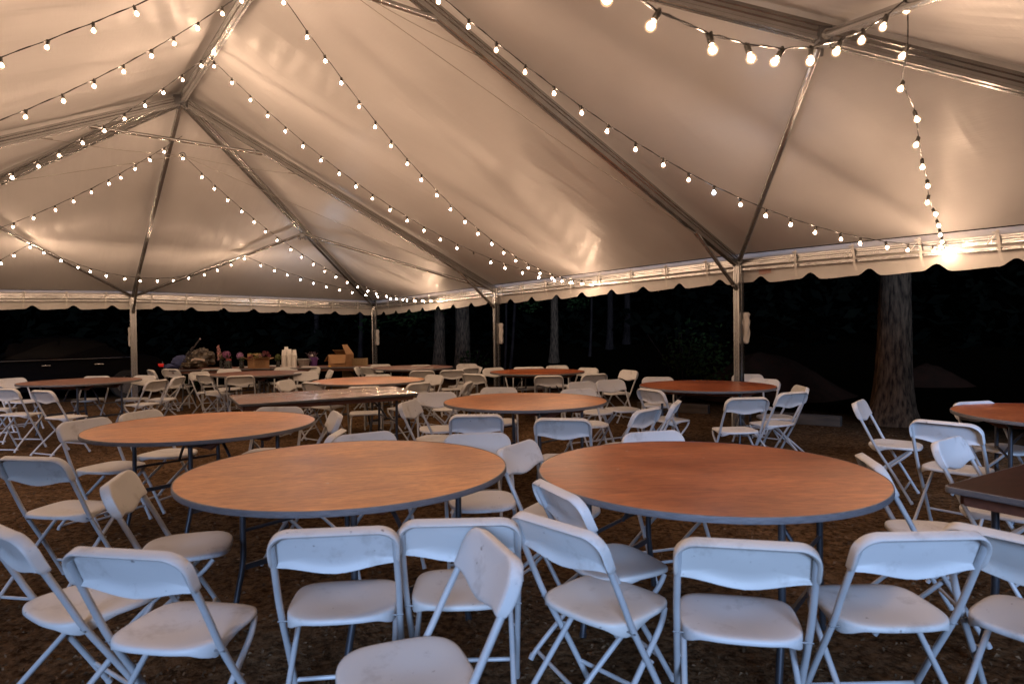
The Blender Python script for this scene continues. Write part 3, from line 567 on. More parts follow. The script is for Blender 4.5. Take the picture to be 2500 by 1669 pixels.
def pole(name, P, Q, r=.026, parent=tent, off=TO, m=None, ends=True):
    bm = bmesh.new(); tube(bm, [P - off, Q - off], r, 12)
    if ends:
        for X, Y in ((P, Q), (Q, P)):
            d = (Y - X).normalized(); tube(bm, [X - off, X + d * .09 - off], r * 1.25, 12)
    return obj(name, bm, m or ALU, parent)
DN = Vector((0, 0, -.035))
RAF = (('P3', 'A0'), ('L3', 'A0'), ('P2', 'A1'), ('L2', 'A1'), ('P1', 'A1'), ('L1', 'A1'), ('P4', 'A0'), ('L4', 'A0'), ('P0', 'A1'), ('P5', 'A0'))
for a, b in RAF: beam('rafter', V3(a) + DN, V3(b) + DN * 1.3, .07 if a not in ('P0', 'P5') else .05, .125 if a not in ('P0', 'P5') else .09)
beam('ridge_beam', V3('A1') + DN, V3('A0') + DN, .07, .125)
for a, b in (('P0', 'H1'), ('P2', 'H1'), ('P0', 'HL'), ('L2', 'HL'), ('P3', 'H0'), ('P5', 'H0'), ('L3', 'H0L'), ('P5', 'H0L')): pole('purlin_pole', V3(a) + DN, V3(b) + DN, .03)
for a in ('H1', 'HL', 'H0', 'H0L', 'A1', 'A0'):
    bm = bmesh.new(); c = V3(a) + DN * 1.4 - TO; box(bm, c.x, c.y, c.z, .17 if a[0] == 'A' else .10, .17 if a[0] == 'A' else .10, .13, bevel=.02)
    for k in range(5):
        an = k * 1.256; tube(bm, [c + Vector((math.cos(an) * .05, math.sin(an) * .05, -.05)), c + Vector((math.cos(an) * .09, math.sin(an) * .09, -.10))], .012, 6)
    obj('joint_bracket', bm, GALV, tent)
EAVES = (('P4', 'P3'), ('P3', 'P2'), ('P2', 'P1'), ('P1', 'P0'), ('P0', 'L1'), ('L1', 'L2'), ('L2', 'L3'), ('L3', 'L4'), ('L4', 'P5'), ('P5', 'P4'))
# valance scallops: one bump up every 0.69 m, starting 0.37 m from each post
CEN = (V3('A1') + V3('A0')) / 2
strap_bm = bmesh.new()
sx = [(-.014, 0), (.014, 0)]
def ribbon(bm, pts, w, side):
    pts = [Vector(p) for p in pts]; a = [bm.verts.new(p - side * w / 2) for p in pts]; b = [bm.verts.new(p + side * w / 2) for p in pts]
    for i in range(len(pts) - 1): bm.faces.new((a[i], b[i], b[i + 1], a[i + 1]))
BAG = []
for ei, (ka, kb) in enumerate(EAVES):
    A, B = V3(ka), V3(kb); d = (B - A); L_ = d.length; e = d.normalized()
    out = Vector((e.y, -e.x, 0)); 
    if out.dot(A - CEN) < 0: out = -out
    # double eave rail
    beam('eave_beam', A + DN + e * .07, B + DN - e * .07, .05, .085)
    beam('lower_rail', A + Vector((0, 0, -.125)) + e * .07 - out * .005, B + Vector((0, 0, -.125)) - e * .07 - out * .005, .022, .028)
    # valance
    bm = bmesh.new(); n = int(L_ / .035); rows = []
    first = .37
    for i in range(n + 1):
        s = L_ * i / n; p = A + d * (i / n); k = (s - first) / .69; f = abs(k - round(k)) * .69
        bump = .078 * (0.5 + 0.5 * math.cos(math.pi * min(1, f / .135))) if f < .135 else 0
        if s < .1 or s > L_ - .1: bump = 0
        wob = .012 * math.sin(s * 5.1 + ei) + .008 * noise.noise(Vector((s * 2.2, ei, 0)))
        top = p + Vector((0, 0, .085)) + out * .05; drop = .385 + .008 * math.sin(s * 2 * math.pi / .69)
        col = []
        for q, o_ in ((0, .0), (.12, .035), (.3, .042), (.55, .045), (.8, .05), (1, .055)):
            zz = -(drop - bump) * q
            col.append(bm.verts.new(top + Vector((0, 0, zz)) + out * (o_ + wob * q) - TO))
        rows.append(col)
    for a, b in zip(rows, rows[1:]):
        for q in range(5): bm.faces.new((a[q], b[q], b[q + 1], a[q + 1]))
    obj('valance', bm, VALM, tent, sharp=180)
    # straps, one per scallop, looped over the rail
    ns = int((L_ - first) / .69) + 1
    for q in range(ns):
        s = first + .69 * q + .12
        if s > L_ - .15: continue
        p = A + e * s - TO; bm = bmesh.new(); inn = -out
        j = random.uniform(-.012, .012)
        ribbon(bm, [p + Vector((0, 0, .06)) + inn * .03, p + Vector((0, 0, .0)) + inn * .05 + e * j, p + Vector((0, 0, -.07)) + inn * .05 + e * j * 2, p + Vector((0, 0, -.15)) + inn * .04 + e * j * 2, p + Vector((0, 0, -.24 - random.uniform(0, .03))) + inn * .025 + e * j * 4], .026, e)
        tube(bm, [p + Vector((0, 0, .035)) + inn * .06 - e * .03, p + Vector((0, 0, .03)) + inn * .075, p + Vector((0, 0, .035)) + inn * .06 + e * .03], .009, 6)
        ribbon(bm, [p + Vector((0, 0, .02)) + inn * .06, p + Vector((0, 0, -.05)) + inn * .062 + e * .05, p + Vector((0, 0, -.10)) + inn * .03 + e * .10], .010, e)
        obj('strap', bm, STRAPM, tent)
for k in ('P0', 'P1', 'P2', 'P3', 'P4', 'P5', 'L1', 'L2', 'L3', 'L4'):
    P = V3(k); e = Vector((math.cos(-.65), -math.sin(-.65) * 1, 0)); ax = Vector((math.sin(-.65), math.cos(-.65), 0))
    gz = ground_z(P.x, P.y)
    po = beam('post', Vector((P.x, P.y, gz - .02)), P + Vector((0, 0, .02)), .115, .085, upv=ax)
    bm = bmesh.new(); c = Vector((P.x, P.y, gz + .01)) - TO; box(bm, c.x, c.y, c.z, .2, .2, .02); obj('base_plate', bm, GALV, tent)
    bm = bmesh.new(); c = P - TO + Vector((0, 0, -.04))
    tube(bm, [c + Vector((0, 0, .05)), c + Vector((0, 0, -.14))], .055, 10); obj('corner_fitting', bm, ALU, tent)
for a, b in (('P3', 'A0'), ('P2', 'A1'), ('P0', 'A1'), ('L3', 'A0'), ('L2', 'A1'), ('P5', 'A0')):
    P, Q = V3(a), V3(b); d = Q - P; hd = Vector((d.x, d.y, 0)).length
    pole('knee_brace', P + Vector((0, 0, -.40)) + d.normalized() * .05, P + d * (.92 / hd) + DN * 2.6, .027)
pole('collar_tie', V3('L2').lerp(V3('A1'), .80) + DN * 3.2, V3('P2').lerp(V3('A1'), .80) + DN * 3.2, .028)
pole('collar_tie', V3('L3').lerp(V3('A0'), .80) + DN * 3.2, V3('P3').lerp(V3('A0'), .80) + DN * 3.2, .028)
for A, Pr, Pl in (('A1', 'P2', 'L2'), ('A0', 'P3', 'L3')):
    ring = V3(A) + Vector((0, 0, -.86 if A == 'A1' else -.5)); bm = bmesh.new()
    tube(bm, [ring - TO + Vector((.045 * math.cos(t * .5236), 0, .045 * math.sin(t * .5236))) for t in range(13)], .008, 6); obj('cable_ring', bm, GALV, tent)
    for T, f, dz in ((Pr, .16, -.12), (Pl, .16, -.12), (Pr, .70, -.10), (Pl, .70, -.10)):
        Q = V3(T).lerp(V3(A), f) + Vector((0, 0, dz)); mid = (ring + Q) / 2 - Vector((0, 0, .03))
        bm = bmesh.new(); tube(bm, smooth_path([ring - TO, mid - TO, Q - TO], 6), .0038, 5)
        tube(bm, [Q - TO, (Q + (ring - Q).normalized() * .16) - TO], .009, 6); obj('tension_cable', bm, CABLE, tent)
# pinkish label printed on the valance right of the right post
P, Q = V3('P3'), V3('P4'); e = (Q - P).normalized(); out = Vector((e.y, -e.x, 0)); out = out if out.dot(P - CEN) > 0 else -out
bm = bmesh.new(); c = P + e * .26 + Vector((0, 0, -.125)) - out * -.07 - TO
for r_ in range(7):
    ribbon(bm, [c + e * 0 + Vector((0, 0, -.012 * r_)), c + e * (.17 if r_ != 6 else .1) + Vector((0, 0, -.012 * r_))], .006, Vector((0, 0, 1)))
obj('printed_label', bm, mat('label_red', (0.55, 0.25, 0.2), 0.7), tent, smooth=False)
# rolled white wraps tied to the outer side of four posts
for k, lb in (('P3', 'white cloth bundle tied to the right tent post'), ('P2', 'white cloth bundle tied to the middle tent post'), ('P1', 'white cloth bundle tied to the corner post behind the cartons'), ('P0', 'narrow white cloth tied to the end post at left')):
    P = V3(k); side = Vector((1, -.25, 0)).normalized() if k != 'P0' else Vector((-1, .1, 0)).normalized()
    bm = bmesh.new(); rings = []; rg = random.Random(hash(k) % 97 if False else ord(k[1]))
    for i in range(17):
        z = -.70 - .42 * i / 16; ring = []
        for j in range(14):
            a = 2 * math.pi * j / 14; rr = (.040 if k != 'P0' else .02) * (1 + .6 * noise.noise(Vector((math.cos(a) * 2, math.sin(a) * 2, z * 9 + ord(k[1]))))) * (1 if 0 < i < 16 else .6)
            ring.append(bm.verts.new(Vector((rr * math.cos(a) * 1.05, rr * math.sin(a), z))))
        rings.append(ring)
    for a, b in zip(rings, rings[1:]):
        for j in range(14): bm.faces.new((a[j], a[(j + 1) % 14], b[(j + 1) % 14], b[j]))
    bm.faces.new(rings[0][::-1]); bm.faces.new(rings[-1])
    o = obj('cloth_bundle', bm, WRAP); o.location = P + side * .095; tag(o, lb, 'cloth bundle', 'white bundles tied to the posts')
# ================================================================== FOLDING CHAIRS
SL = .4336; UL = math.hypot(SL, 1); UU = Vector((0, -SL / UL, 1 / UL)); NN = Vector((0, 1 / UL, SL / UL)); PV = Vector((0, 0, .44))
STOP = (.788 - .44) * UL; WB = .2115; HS = .168
def back_outline(n=56):
    """closed outline in (x, s) measured from the top edge down"""
    pts = []
    def arc(cx, cs, r, a0, a1, k): return [(cx + r * math.cos(a0 + (a1 - a0) * i / k), cs - r * math.sin(a0 + (a1 - a0) * i / k)) for i in range(k + 1)]
    rt_ = arc(WB - .078, .078, .078, math.pi / 2, .05, 9)
    end = [(WB, .10), (WB, .125), (WB - .001, .143), (WB - .006, .148), (WB - .018, .1485)]
    bot = [(x, .147 + .024 * (math.cos(min(1, abs(x) / .17) * math.pi) * .5 + .5)) for x in (.165, .14, .11, .08, .04)]
    right = rt_ + end + bot
    leftp = [(-x, s) for x, s in reversed(right)]
    return right + [(0, .1715)] + leftp
def dish(x, s): return -.020 * (1 - (x / WB) ** 2) - .004 * math.sin(min(1, s / .17) * math.pi)
def chair_meshes():
    # backrest shell
    bm = bmesh.new(); O = back_outline(); n = len(O); cx, cs = 0, .085
    def P(x, s, d): return PV + Vector((x, 0, 0)) + UU * (STOP - s) + NN * d
    rings = []
    for k in (.25, .5, .75, .9, .97): rings.append([P(cx + (x - cx) * k, cs + (s - cs) * k, dish(x * k, cs + (s - cs) * k) + .012 - (.002 if k > .95 else 0)) for x, s in O])
    rings.append([P(x, s, dish(x, s) + .006) for x, s in O])
    def rim(s): return .029 if s < .12 else (.029 - (s - .12) * .4 if s < .147 else .012)
    rings.append([P(x * 1.004, s - .001, dish(x, s) - .006 - rim(s) * .5) for x, s in O])
    rings.append([P(x * 1.0, s, dish(x, s) - rim(s)) for x, s in O])
    rings.append([P(x * .985, cs + (s - cs) * .975, dish(x, s) - rim(s) - .003) for x, s in O])
    rings.append([P(x * .945, cs + (s - cs) * .90, dish(x, s) - rim(s) + .001) for x, s in O])
    rings.append([P(x * .925, cs + (s - cs) * .86, dish(x, s) - .004) for x, s in O])
    for k in (.65, .4, .2): rings.append([P(cx + (x - cx) * k, cs + (s - cs) * k, dish(x * k, cs + (s - cs) * k) + .006) for x, s in O])
    V = [[bm.verts.new(p) for p in r] for r in rings]
    for a, b in zip(V, V[1:]):
        for k in range(n): bm.faces.new((a[k], a[(k + 1) % n], b[(k + 1) % n], b[k]))
    c0 = bm.verts.new(P(0, cs, dish(0, cs) + .012)); c1 = bm.verts.new(P(0, cs, dish(0, cs) + .006))
    for k in range(n): bm.faces.new((c0, V[0][(k + 1) % n], V[0][k])); bm.faces.new((c1, V[-1][k], V[-1][(k + 1) % n]))
    back = bm
    # seat
    bm = bmesh.new(); n = 56; e = 2 / 3.4; hx, hy, yc = .193, .190, .117
    def S(t, k, z):
        c, s = math.cos(t), math.sin(t)
        return Vector((hx * k * math.copysign(abs(c) ** e, c), yc + hy * k * math.copysign(abs(s) ** e, s), z))
    rings = []
    def top(p, k): return .449 - .013 * math.exp(-((p.x / .11) ** 2 + ((p.y - yc + .02) / .12) ** 2)) - .012 * max(0, (p.y - yc - .10) / .09) ** 2 - (.0015 if k > .93 else 0)
    ts = [2 * math.pi * i / n for i in range(n)]
    for k in (.15, .3, .45, .6, .75, .87, .95):
        r_ = [S(t, k, 0) for t in ts]
        for p in r_: p.z = top(p, k)
        rings.append(r_)
    def skirt(p): return .017 + .032 * math.exp(-((p.y - .01) / .055) ** 2) * min(1, abs(p.x) / .15) ** 6
    for k, dz, sk in ((.99, .003, 0), (1.0, .009, 0), (1.0, .0, 1), (.985, .002, 1), (.96, -.006, 1), (.93, .02, 0)):
        r_ = [S(t, k, 0) for t in ts]
        for p in r_: p.z = top(p, 1) - dz - sk * skirt(p)
        rings.append(r_)
    V = [[bm.verts.new(p) for p in r] for r in rings]
    for a, b in zip(V, V[1:]):
        for k in range(n): bm.faces.new((a[k], a[(k + 1) % n], b[(k + 1) % n], b[k]))
    c0 = bm.verts.new((0, yc, .449 - .013)); 
    for k in range(n): bm.faces.new((c0, V[0][(k + 1) % n], V[0][k]))
    c1 = bm.verts.new((0, yc, .425))
    for k in range(n): bm.faces.new((c1, V[-1][k], V[-1][(k + 1) % n]))
    return back, bm
def up_tube(sg):
    bm = bmesh.new(); x = .2025 * sg
    pts = smooth_path([PV + Vector((x * .97, 0, 0)) + UU * (STOP - .05) - NN * .018, PV + Vector((x, 0, 0)) + UU * .12 - NN * .006, PV + Vector((x, .012, -.02)), Vector((x, .135, .22)), Vector((x, .255, .012))], 5)
    tube(bm, pts, .0115, 10); tube(bm, [pts[-1] + Vector((0, -.004, .012)), pts[-1] + Vector((0, .006, -.010))], .0135, 10); 
    return bm
def low_tube(sg):
    bm = bmesh.new(); x = .176 * sg
    pts = smooth_path([Vector((x * .93, .25, .418)), Vector((x, .205, .37)), Vector((x * 1.02, .09, .27)), Vector((x * 1.04, -.10, .10)), Vector((x * 1.06, -.185, .012))], 5)
    tube(bm, pts, .0105, 10); tube(bm, [pts[-1] + Vector((0, .008, .012)), pts[-1] + Vector((0, -.004, -.010))], .0125, 10)
    tube(bm, [Vector((x * 1.0, .115, .29)), Vector((.207 * sg, .115, .283))], .005, 8)
    return bm
bkb, stb = chair_meshes()
proto = empty('folding_chair'); tag(proto, 'x', 'chair', 'white folding chairs around the tables')
o_back = obj('backrest', bkb, PLASTIC, proto, sharp=60); o_seat = obj('seat', stb, PLASTIC, proto, sharp=60)
for sg in (-1, 1): obj('upright', up_tube(sg), FRAME, proto)
for sg in (-1, 1): obj('leg', low_tube(sg), FRAME, proto)
bm = bmesh.new(); tube(bm, [(-.2, .205, .105), (.2, .205, .105)], .0085, 8); obj('front_stretcher', bm, FRAME, proto)
bm = bmesh.new(); tube(bm, smooth_path([(-.186, -.155, .040), (-.175, -.158, .032), (.175, -.158, .032), (.186, -.155, .040)], 3), .0085, 8); obj('rear_stretcher', bm, FRAME, proto)
bm = bmesh.new(); tube(bm, [(-.2150, .004, .418), (.2150, .004, .418)], .0034, 8); obj('hinge_pin', bm, RIVET, proto)
for i, (x, y, az, lb) in enumerate(CH):
    c = proto if i == 0 else copy_tree(proto)
    c.location = (x, y, ground_z(x, y) * .4); c.rotation_euler = (R(noise.noise(Vector((x * 9, y * 9, 0))) * 1.2), R(noise.noise(Vector((y * 9, x * 9, 0))) * 1.2), -R(az)); c['label'] = lb
# a black scuff on one backrest top
c3 = next(o for o in bpy.data.objects if o.get('label', '').endswith('black scuff on its backrest top'))
bm = bmesh.new(); p = PV + UU * (STOP + .0035) + NN * -.022
for (a, b, w) in ((-.155, -.115, .005), (-.145, -.122, .004), (-.118, -.098, .003)):
    box(bm, (a + b) / 2, p.y + w, p.z - .0035 - (.006 if a < -.15 else 0), b - a, w * 1.6, .0016)
obj('scuff_mark', bm, mat('scuff_black', (.03, .03, .03), .8), c3, smooth=False)

# ================================================================== TABLES
def round_top(r=.762, n=96):
    bm = bmesh.new(); lathe(bm, [(.02, .752), (r * .5, .752), (r - .012, .752), (r - .006, .7545), (r - .0055, .760), (r * .97, .7605), (r * .5, .7605), (.02, .7605)], n, cap=True); top = bm
    bm = bmesh.new(); lathe(bm, [(r - .005, .7612), (r - .001, .7608), (r + .0005, .757), (r + .001, .740), (r - .0005, .7365), (r - .012, .736), (r - .013, .751)], n, cap=False)
    return top, bm
def folding_legs(root, a, b, shared):
    first = not shared
    for sx_ in (-1, 1):
        for sy in (-1, 1):
            if 'leg' not in shared:
                bm = bmesh.new(); tube(bm, smooth_path([(0, 0, .735), (0, 0, .45), (0, .002, .30), (0, .03, .16), (0, .062, .012)], 4), .0145, 10); tube(bm, [(0, .060, .02), (0, .064, 0.0)], .017, 10)
                shared['leg'] = obj('leg', bm, STEEL, root); L_ = shared['leg']
            else: L_ = share('leg', shared['leg'], root)
            L_.location = (sx_ * a, sy * b, 0); L_.rotation_euler = (0, 0, math.pi if sy < 0 else 0)
        if 'bar' not in shared:
            bm = bmesh.new(); box(bm, 0, 0, .27, .012, 2 * b, .028); shared['bar'] = obj('crossbar', bm, STEEL, root, smooth=False); B_ = shared['bar']
            bm = bmesh.new(); box(bm, 0, 0, .70, .03, 2 * b + .04, .03); shared['tbar'] = obj('hinge_bar', bm, STEEL, root, smooth=False); T_ = shared['tbar']
        else: B_ = share('crossbar', shared['bar'], root); T_ = share('hinge_bar', shared['tbar'], root)
        B_.location = (sx_ * a, 0, 0); T_.location = (sx_ * a, 0, 0)
        if 'brace' not in shared:
            bm = bmesh.new(); tube(bm, smooth_path([(-.01, .0, .45), (-.10, 0, .58), (-.24, 0, .70), (-.30, 0, .735)], 4), .010, 8); tube(bm, [(0, -b, .45), (0, b, .45)], .009, 8); tube(bm, [(-.24, -.05, .715), (-.24, .05, .715)], .008, 6); shared['brace'] = obj('folding_brace', bm, STEEL, root); B_ = shared['brace']
        else: B_ = share('folding_brace', shared['brace'], root)
        B_.location = (sx_ * a, 0, 0); B_.rotation_euler = (0, 0, 0 if sx_ > 0 else math.pi)
def cleat(root, y, l, shared):
    if 'cl' not in shared:
        bm = bmesh.new(); h = .075; t = .02; pr = [(-l / 2, .736), (l / 2, .736), (l / 2 - .14, .736 - h), (-l / 2 + .14, .736 - h)]
        f = [bm.verts.new((x, -t / 2, z)) for x, z in pr]; g = [bm.verts.new((x, t / 2, z)) for x, z in pr]
        bm.faces.new(f); bm.faces.new(g[::-1])
        for k in range(4): bm.faces.new((f[k], g[k], g[(k + 1) % 4], f[(k + 1) % 4]))
        shared['cl'] = obj('cleat', bm, CLEAT, root, smooth=False); c = shared['cl']
    else: c = share('cleat', shared['cl'], root)
    c.location = (0, y, 0)
RT = [(-.797, 3.070, WOOD_H, 'large round plywood table at front left, orange swirled grain', -38),
 (.880, 2.934, WOOD_R, 'large round plywood table at front right, redder wood', -38),
 (-2.229, 4.589, WOOD_H, 'round plywood table at mid left behind the front left one', -38),
 (.117, 5.957, WOOD_H, 'round plywood table in the centre, behind the gap between the front ones', -42),
 (2.253, 7.370, WOOD_R, 'reddish brown round table in front of the right tent post', -30),
 (.402, 10.263, WOOD_R, 'small looking round table just right of the middle tent post', -35),
 (-1.976, 8.746, WOOD_H, 'pale orange round table directly behind the long glossy table', -38),
 (-4.223, 10.600, WOOD_B, 'dull brown round table in front of the cups and cartons', -40),
 (-6.244, 9.184, WOOD_B, 'dull brown round table at far left beside the end post', -25),
 (-1.876, 11.898, WOOD_B, 'farthest round table, a thin sliver right of the corner post', -38),
 (4.10, 4.60, WOOD_R, 'round table cut off by the right edge of the picture', -30)]
sh = {}
tb, eb = round_top(); tops = {}
for i, (x, y, m, lb, rz) in enumerate(RT):
    root = empty('round_table', (x, y, 0), R(rz)); tag(root, lb, 'table', 'round folding tables')
    if i == 0:
        T_ = obj('tabletop', tb, m, root, sharp=30); E_ = obj('edge_band', eb, EDGE, root); sh['top'] = T_; sh['edge'] = E_; tops[m.name] = T_.data
    else:
        if m.name not in tops:
            me = sh['top'].data.copy(); me.materials[0] = m; tops[m.name] = me
        T_ = bpy.data.objects.new('tabletop', tops[m.name]); COL.objects.link(T_); T_.parent = root
        share('edge_band', sh['edge'], root)
    T_.rotation_euler = (0, 0, R(random.uniform(20, 50)) - R(rz) * .5)
    folding_legs(root, .43, .31, sh)
    for yy in (-.2, .2): cleat(root, yy, 1.25, sh)
sh2 = {}
def rect_table(corner, ang, m, label, l=1.83, w=.762, legs=True):
    root = empty('rectangular_table', (corner[0] + math.cos(ang) * l / 2 - math.sin(ang) * w / 2, corner[1] + math.sin(ang) * l / 2 + math.cos(ang) * w / 2, 0), ang); tag(root, label, 'table', 'rectangular folding tables')
    def rr(hx, hy, r, z, n=5):
        out = []
        for cx, cy, a0 in ((hx - r, hy - r, 0), (-hx + r, hy - r, 90), (-hx + r, -hy + r, 180), (hx - r, -hy + r, 270)):
            for k in range(n + 1): a = R(a0 + 90 * k / n); out.append(Vector((cx + r * math.cos(a), cy + r * math.sin(a), z)))
        return out
    bm = bmesh.new(); r1 = [bm.verts.new(p) for p in rr(l / 2 - .005, w / 2 - .005, .03, .7605)]; r2 = [bm.verts.new(p) for p in rr(l / 2 - .006, w / 2 - .006, .03, .748)]
    bm.faces.new(r1); bm.faces.new(r2[::-1]); n = len(r1)
    for k in range(n): bm.faces.new((r1[k], r2[k], r2[(k + 1) % n], r1[(k + 1) % n]))
    t = obj('tabletop', bm, m, root, sharp=30)
    bm = bmesh.new(); R_ = [[bm.verts.new(p) for p in rr(l / 2 + d, w / 2 + d, .033, z)] for d, z in ((-.005, .7614), (.0, .760), (.001, .74), (-.001, .736), (-.014, .7355), (-.014, .747))]
    for a, b in zip(R_, R_[1:]):
        for k in range(n): bm.faces.new((a[k], b[k], b[(k + 1) % n], a[(k + 1) % n]))
    obj('edge_band', bm, EDGE, root)
    for sy in (-1, 1):
        bm = bmesh.new(); box(bm, 0, sy * (w / 2 - .05), .711, l - .12, .02, .048); obj('apron', bm, CLEAT, root, smooth=False)
    for sx_ in (-1, 1):
        bm = bmesh.new(); box(bm, sx_ * (l / 2 - .05), 0, .711, .02, w - .125, .047); obj('apron', bm, CLEAT, root, smooth=False)
    folding_legs(root, l / 2 - .22, w / 2 - .10, sh2)
    return root
rect_table((-2.605, 6.03), math.atan2(.519, .855), WOOD_G, 'long narrow glossy table mirroring the bulbs, left of centre').rotation_euler.x = R(2.1)
rect_table((1.77 + .41 * .92, 2.55 - .67 * .92), math.atan2(.519, .855), WOOD_D, 'nearly black rectangular table with a grey edge at the right')
sa = math.atan2(12.31 - 11.84, 3.6)
rect_table((-6.42, 11.83), sa, WOOD_B, 'serving table carrying the flowers and the wrapped bundle')
rect_table((-6.42 + math.cos(sa) * 1.84, 11.83 + math.sin(sa) * 1.84), sa, WOOD_B, 'serving table carrying the cups, pails and the large carton')

# ================================================================== STRING LIGHTS
def glow_glass(name, col, e):
    m = bpy.data.materials.new(name); m.use_nodes = True; t = m.node_tree; L = t.links.new; t.nodes.remove(t.nodes['Principled BSDF'])
    o = t.nodes['Material Output']; tr = t.nodes.new('ShaderNodeBsdfTransparent'); em = t.nodes.new('ShaderNodeEmission'); gl = t.nodes.new('ShaderNodeBsdfGlossy'); gl.inputs['Roughness'].default_value = .08
    em.inputs['Color'].default_value = (*col, 1); em.inputs['Strength'].default_value = e
    a = t.nodes.new('ShaderNodeAddShader'); mx = t.nodes.new('ShaderNodeMixShader'); mx.inputs[0].default_value = .08
    L(tr.outputs[0], mx.inputs[1]); L(gl.outputs[0], mx.inputs[2]); L(mx.outputs[0], a.inputs[0]); L(em.outputs[0], a.inputs[1]); L(a.outputs[0], o.inputs['Surface'])
    m.cycles.emission_sampling = 'NONE'; return m
BULB_ON = glow_glass('lit_bulb_glass', (1, .58, .30), .55); BULB_W = glow_glass('cool_bulb_glass', (.75, .85, 1), .8); BULB_OFF = glow_glass('dead_bulb_glass', (0, 0, 0), 0)
CORE_ON = mat('bulb_glow', (0, 0, 0), .5, emit=((1.0, .65, .42), BULB_E)); CORE_W = mat('bulb_glow_cool', (0, 0, 0), .5, emit=((.80, .88, 1.0), BULB_E * 1.4))
for m_ in (CORE_ON, CORE_W): m_.cycles.emission_sampling = 'FRONT'
def bulb_mesh(m, nm):
    bm = bmesh.new(); prof = [(.0105, -.034), (.0125, -.040)] + [(.0205 * math.cos(a), -.058 + .0205 * math.sin(a)) for a in [R(52 - i * 20) for i in range(7)]] + [(.003, -.0788)]
    lathe(bm, prof, 14); me = bpy.data.meshes.new('bulb'); bmesh.ops.recalc_face_normals(bm, faces=bm.faces); bm.to_mesh(me); bm.free(); me.materials.append(m)
    for p in me.polygons: p.use_smooth = True
    return me
def core_mesh(m):
    bm = bmesh.new(); bmesh.ops.create_icosphere(bm, subdivisions=2, radius=.0125); bmesh.ops.translate(bm, verts=bm.verts, vec=(0, 0, -.057))
    me = bpy.data.meshes.new('filament'); bm.to_mesh(me); bm.free(); me.materials.append(m); return me
MC_ON, MC_W = core_mesh(CORE_ON), core_mesh(CORE_W)
MB_ON, MB_W, MB_OFF = bulb_mesh(BULB_ON, 'on'), bulb_mesh(BULB_W, 'w'), bulb_mesh(BULB_OFF, 'off')
bm = bmesh.new(); lathe(bm, [(.0065, .006), (.0115, .004), (.0125, -.004), (.0120, -.034), (.0105, -.036)], 12); tube(bm, [(-.012, 0, .003), (.012, 0, .003)], .007, 8)
me_s = bpy.data.meshes.new('socket'); bm.to_mesh(me_s); bm.free(); me_s.materials.append(SOCKET)
for p in me_s.polygons: p.use_smooth = True
WHITE = {('S6', 12), ('S11', 3), ('S11', 4)}
for nm, lb, A, B, sag, ts in STR + [(HANG[0], HANG[1], HANG[2], HANG[3], HANG[4], None)]:
    A, B = Vector(A) + Vector((0, 0, .058)), Vector(B) + Vector((0, 0, .058)); rg = random.Random(nm)
    root = empty('string_lights', A); tag(root, lb, 'string lights', 'strings of round bulbs under the tent roof')
    if ts is None:
        hp = [Vector(p) + Vector((0, 0, .055)) for p in sag]; pts = [p - A for p in smooth_path([A] + hp + [B], 8)]; spots = hp
    else:
        f = lambda t: A.lerp(B, t) - Vector((0, 0, 4 * sag * t * (1 - t)))
        pts = []; N_ = 90
        for i in range(N_ + 1):
            t = i / N_; p = f(t) - A; k = min(abs(t - q) for q in ts)
            p.z -= .006 * math.exp(-(k * 90) ** 2); pts.append(p)
        spots = [f(t) for t in ts]
    bm = bmesh.new(); tube(bm, pts, .0038, 6)
    for s_ in (1, -1):  # twisted pair
        tube(bm, [p + Vector((0, .0034 * s_ * math.sin(i * 1.3), .0034 * s_ * math.cos(i * 1.3))) for i, p in enumerate(pts)], .0026, 5)
    obj('cord', bm, CORD, root)
    for i, sp_ in enumerate(spots):
        dead = nm == 'S4' and abs(ts[i] - .6207) < 1e-4
        bo = bpy.data.objects.new('bulb', MB_OFF if dead else MB_W if (nm, i) in WHITE else MB_ON); COL.objects.link(bo); bo.parent = root
        bo.location = sp_ - A - Vector((0, 0, .008)); tl = 7 if nm not in ('S8', 'S7') else 16
        bo.rotation_euler = (R(rg.gauss(0, tl)), R(rg.gauss(0, tl)), rg.random() * 6.28)
        if dead: bo['label'] = 'unlit clear bulb'
        else:
            fo = bpy.data.objects.new('filament', MC_W if (nm, i) in WHITE else MC_ON); COL.objects.link(fo); fo.parent = bo
        so_ = bpy.data.objects.new('socket', me_s); COL.objects.link(so_); so_.parent = bo
# ================================================================== THINGS ON THE SERVING TABLES
TZ = .7615
def at(u, dy=.0):
    """world x, y on the serving tables for a picture column, dy metres behind the front edge"""
    k = (u - 1250) / 1550.0; y0 = 11.84; s = (12.31 - 11.84) / 3.6
    y = (y0 + s * 6.35) / (1 - s * k); return (k * (y + dy), y + dy)
PX = .0079
CARD = mat('cardboard', (0.42, 0.24, 0.115), 0.85, noise_amt=.18, noise_scale=8, bump=.2, bump_scale=40, stretch=(1, 1, 6))
CARDP = mat('carton_print', (0.20, 0.11, 0.055), 0.85)
def sheet(bm, pts, t=.004):
    pts = [Vector(p) for p in pts]; n_ = (pts[1] - pts[0]).cross(pts[2] - pts[0]).normalized() * t
    a = [bm.verts.new(p) for p in pts]; b = [bm.verts.new(p + n_) for p in pts]; k = len(pts)
    bm.faces.new(a[::-1]); bm.faces.new(b)
    for i in range(k): bm.faces.new((a[i], a[(i + 1) % k], b[(i + 1) % k], b[i]))
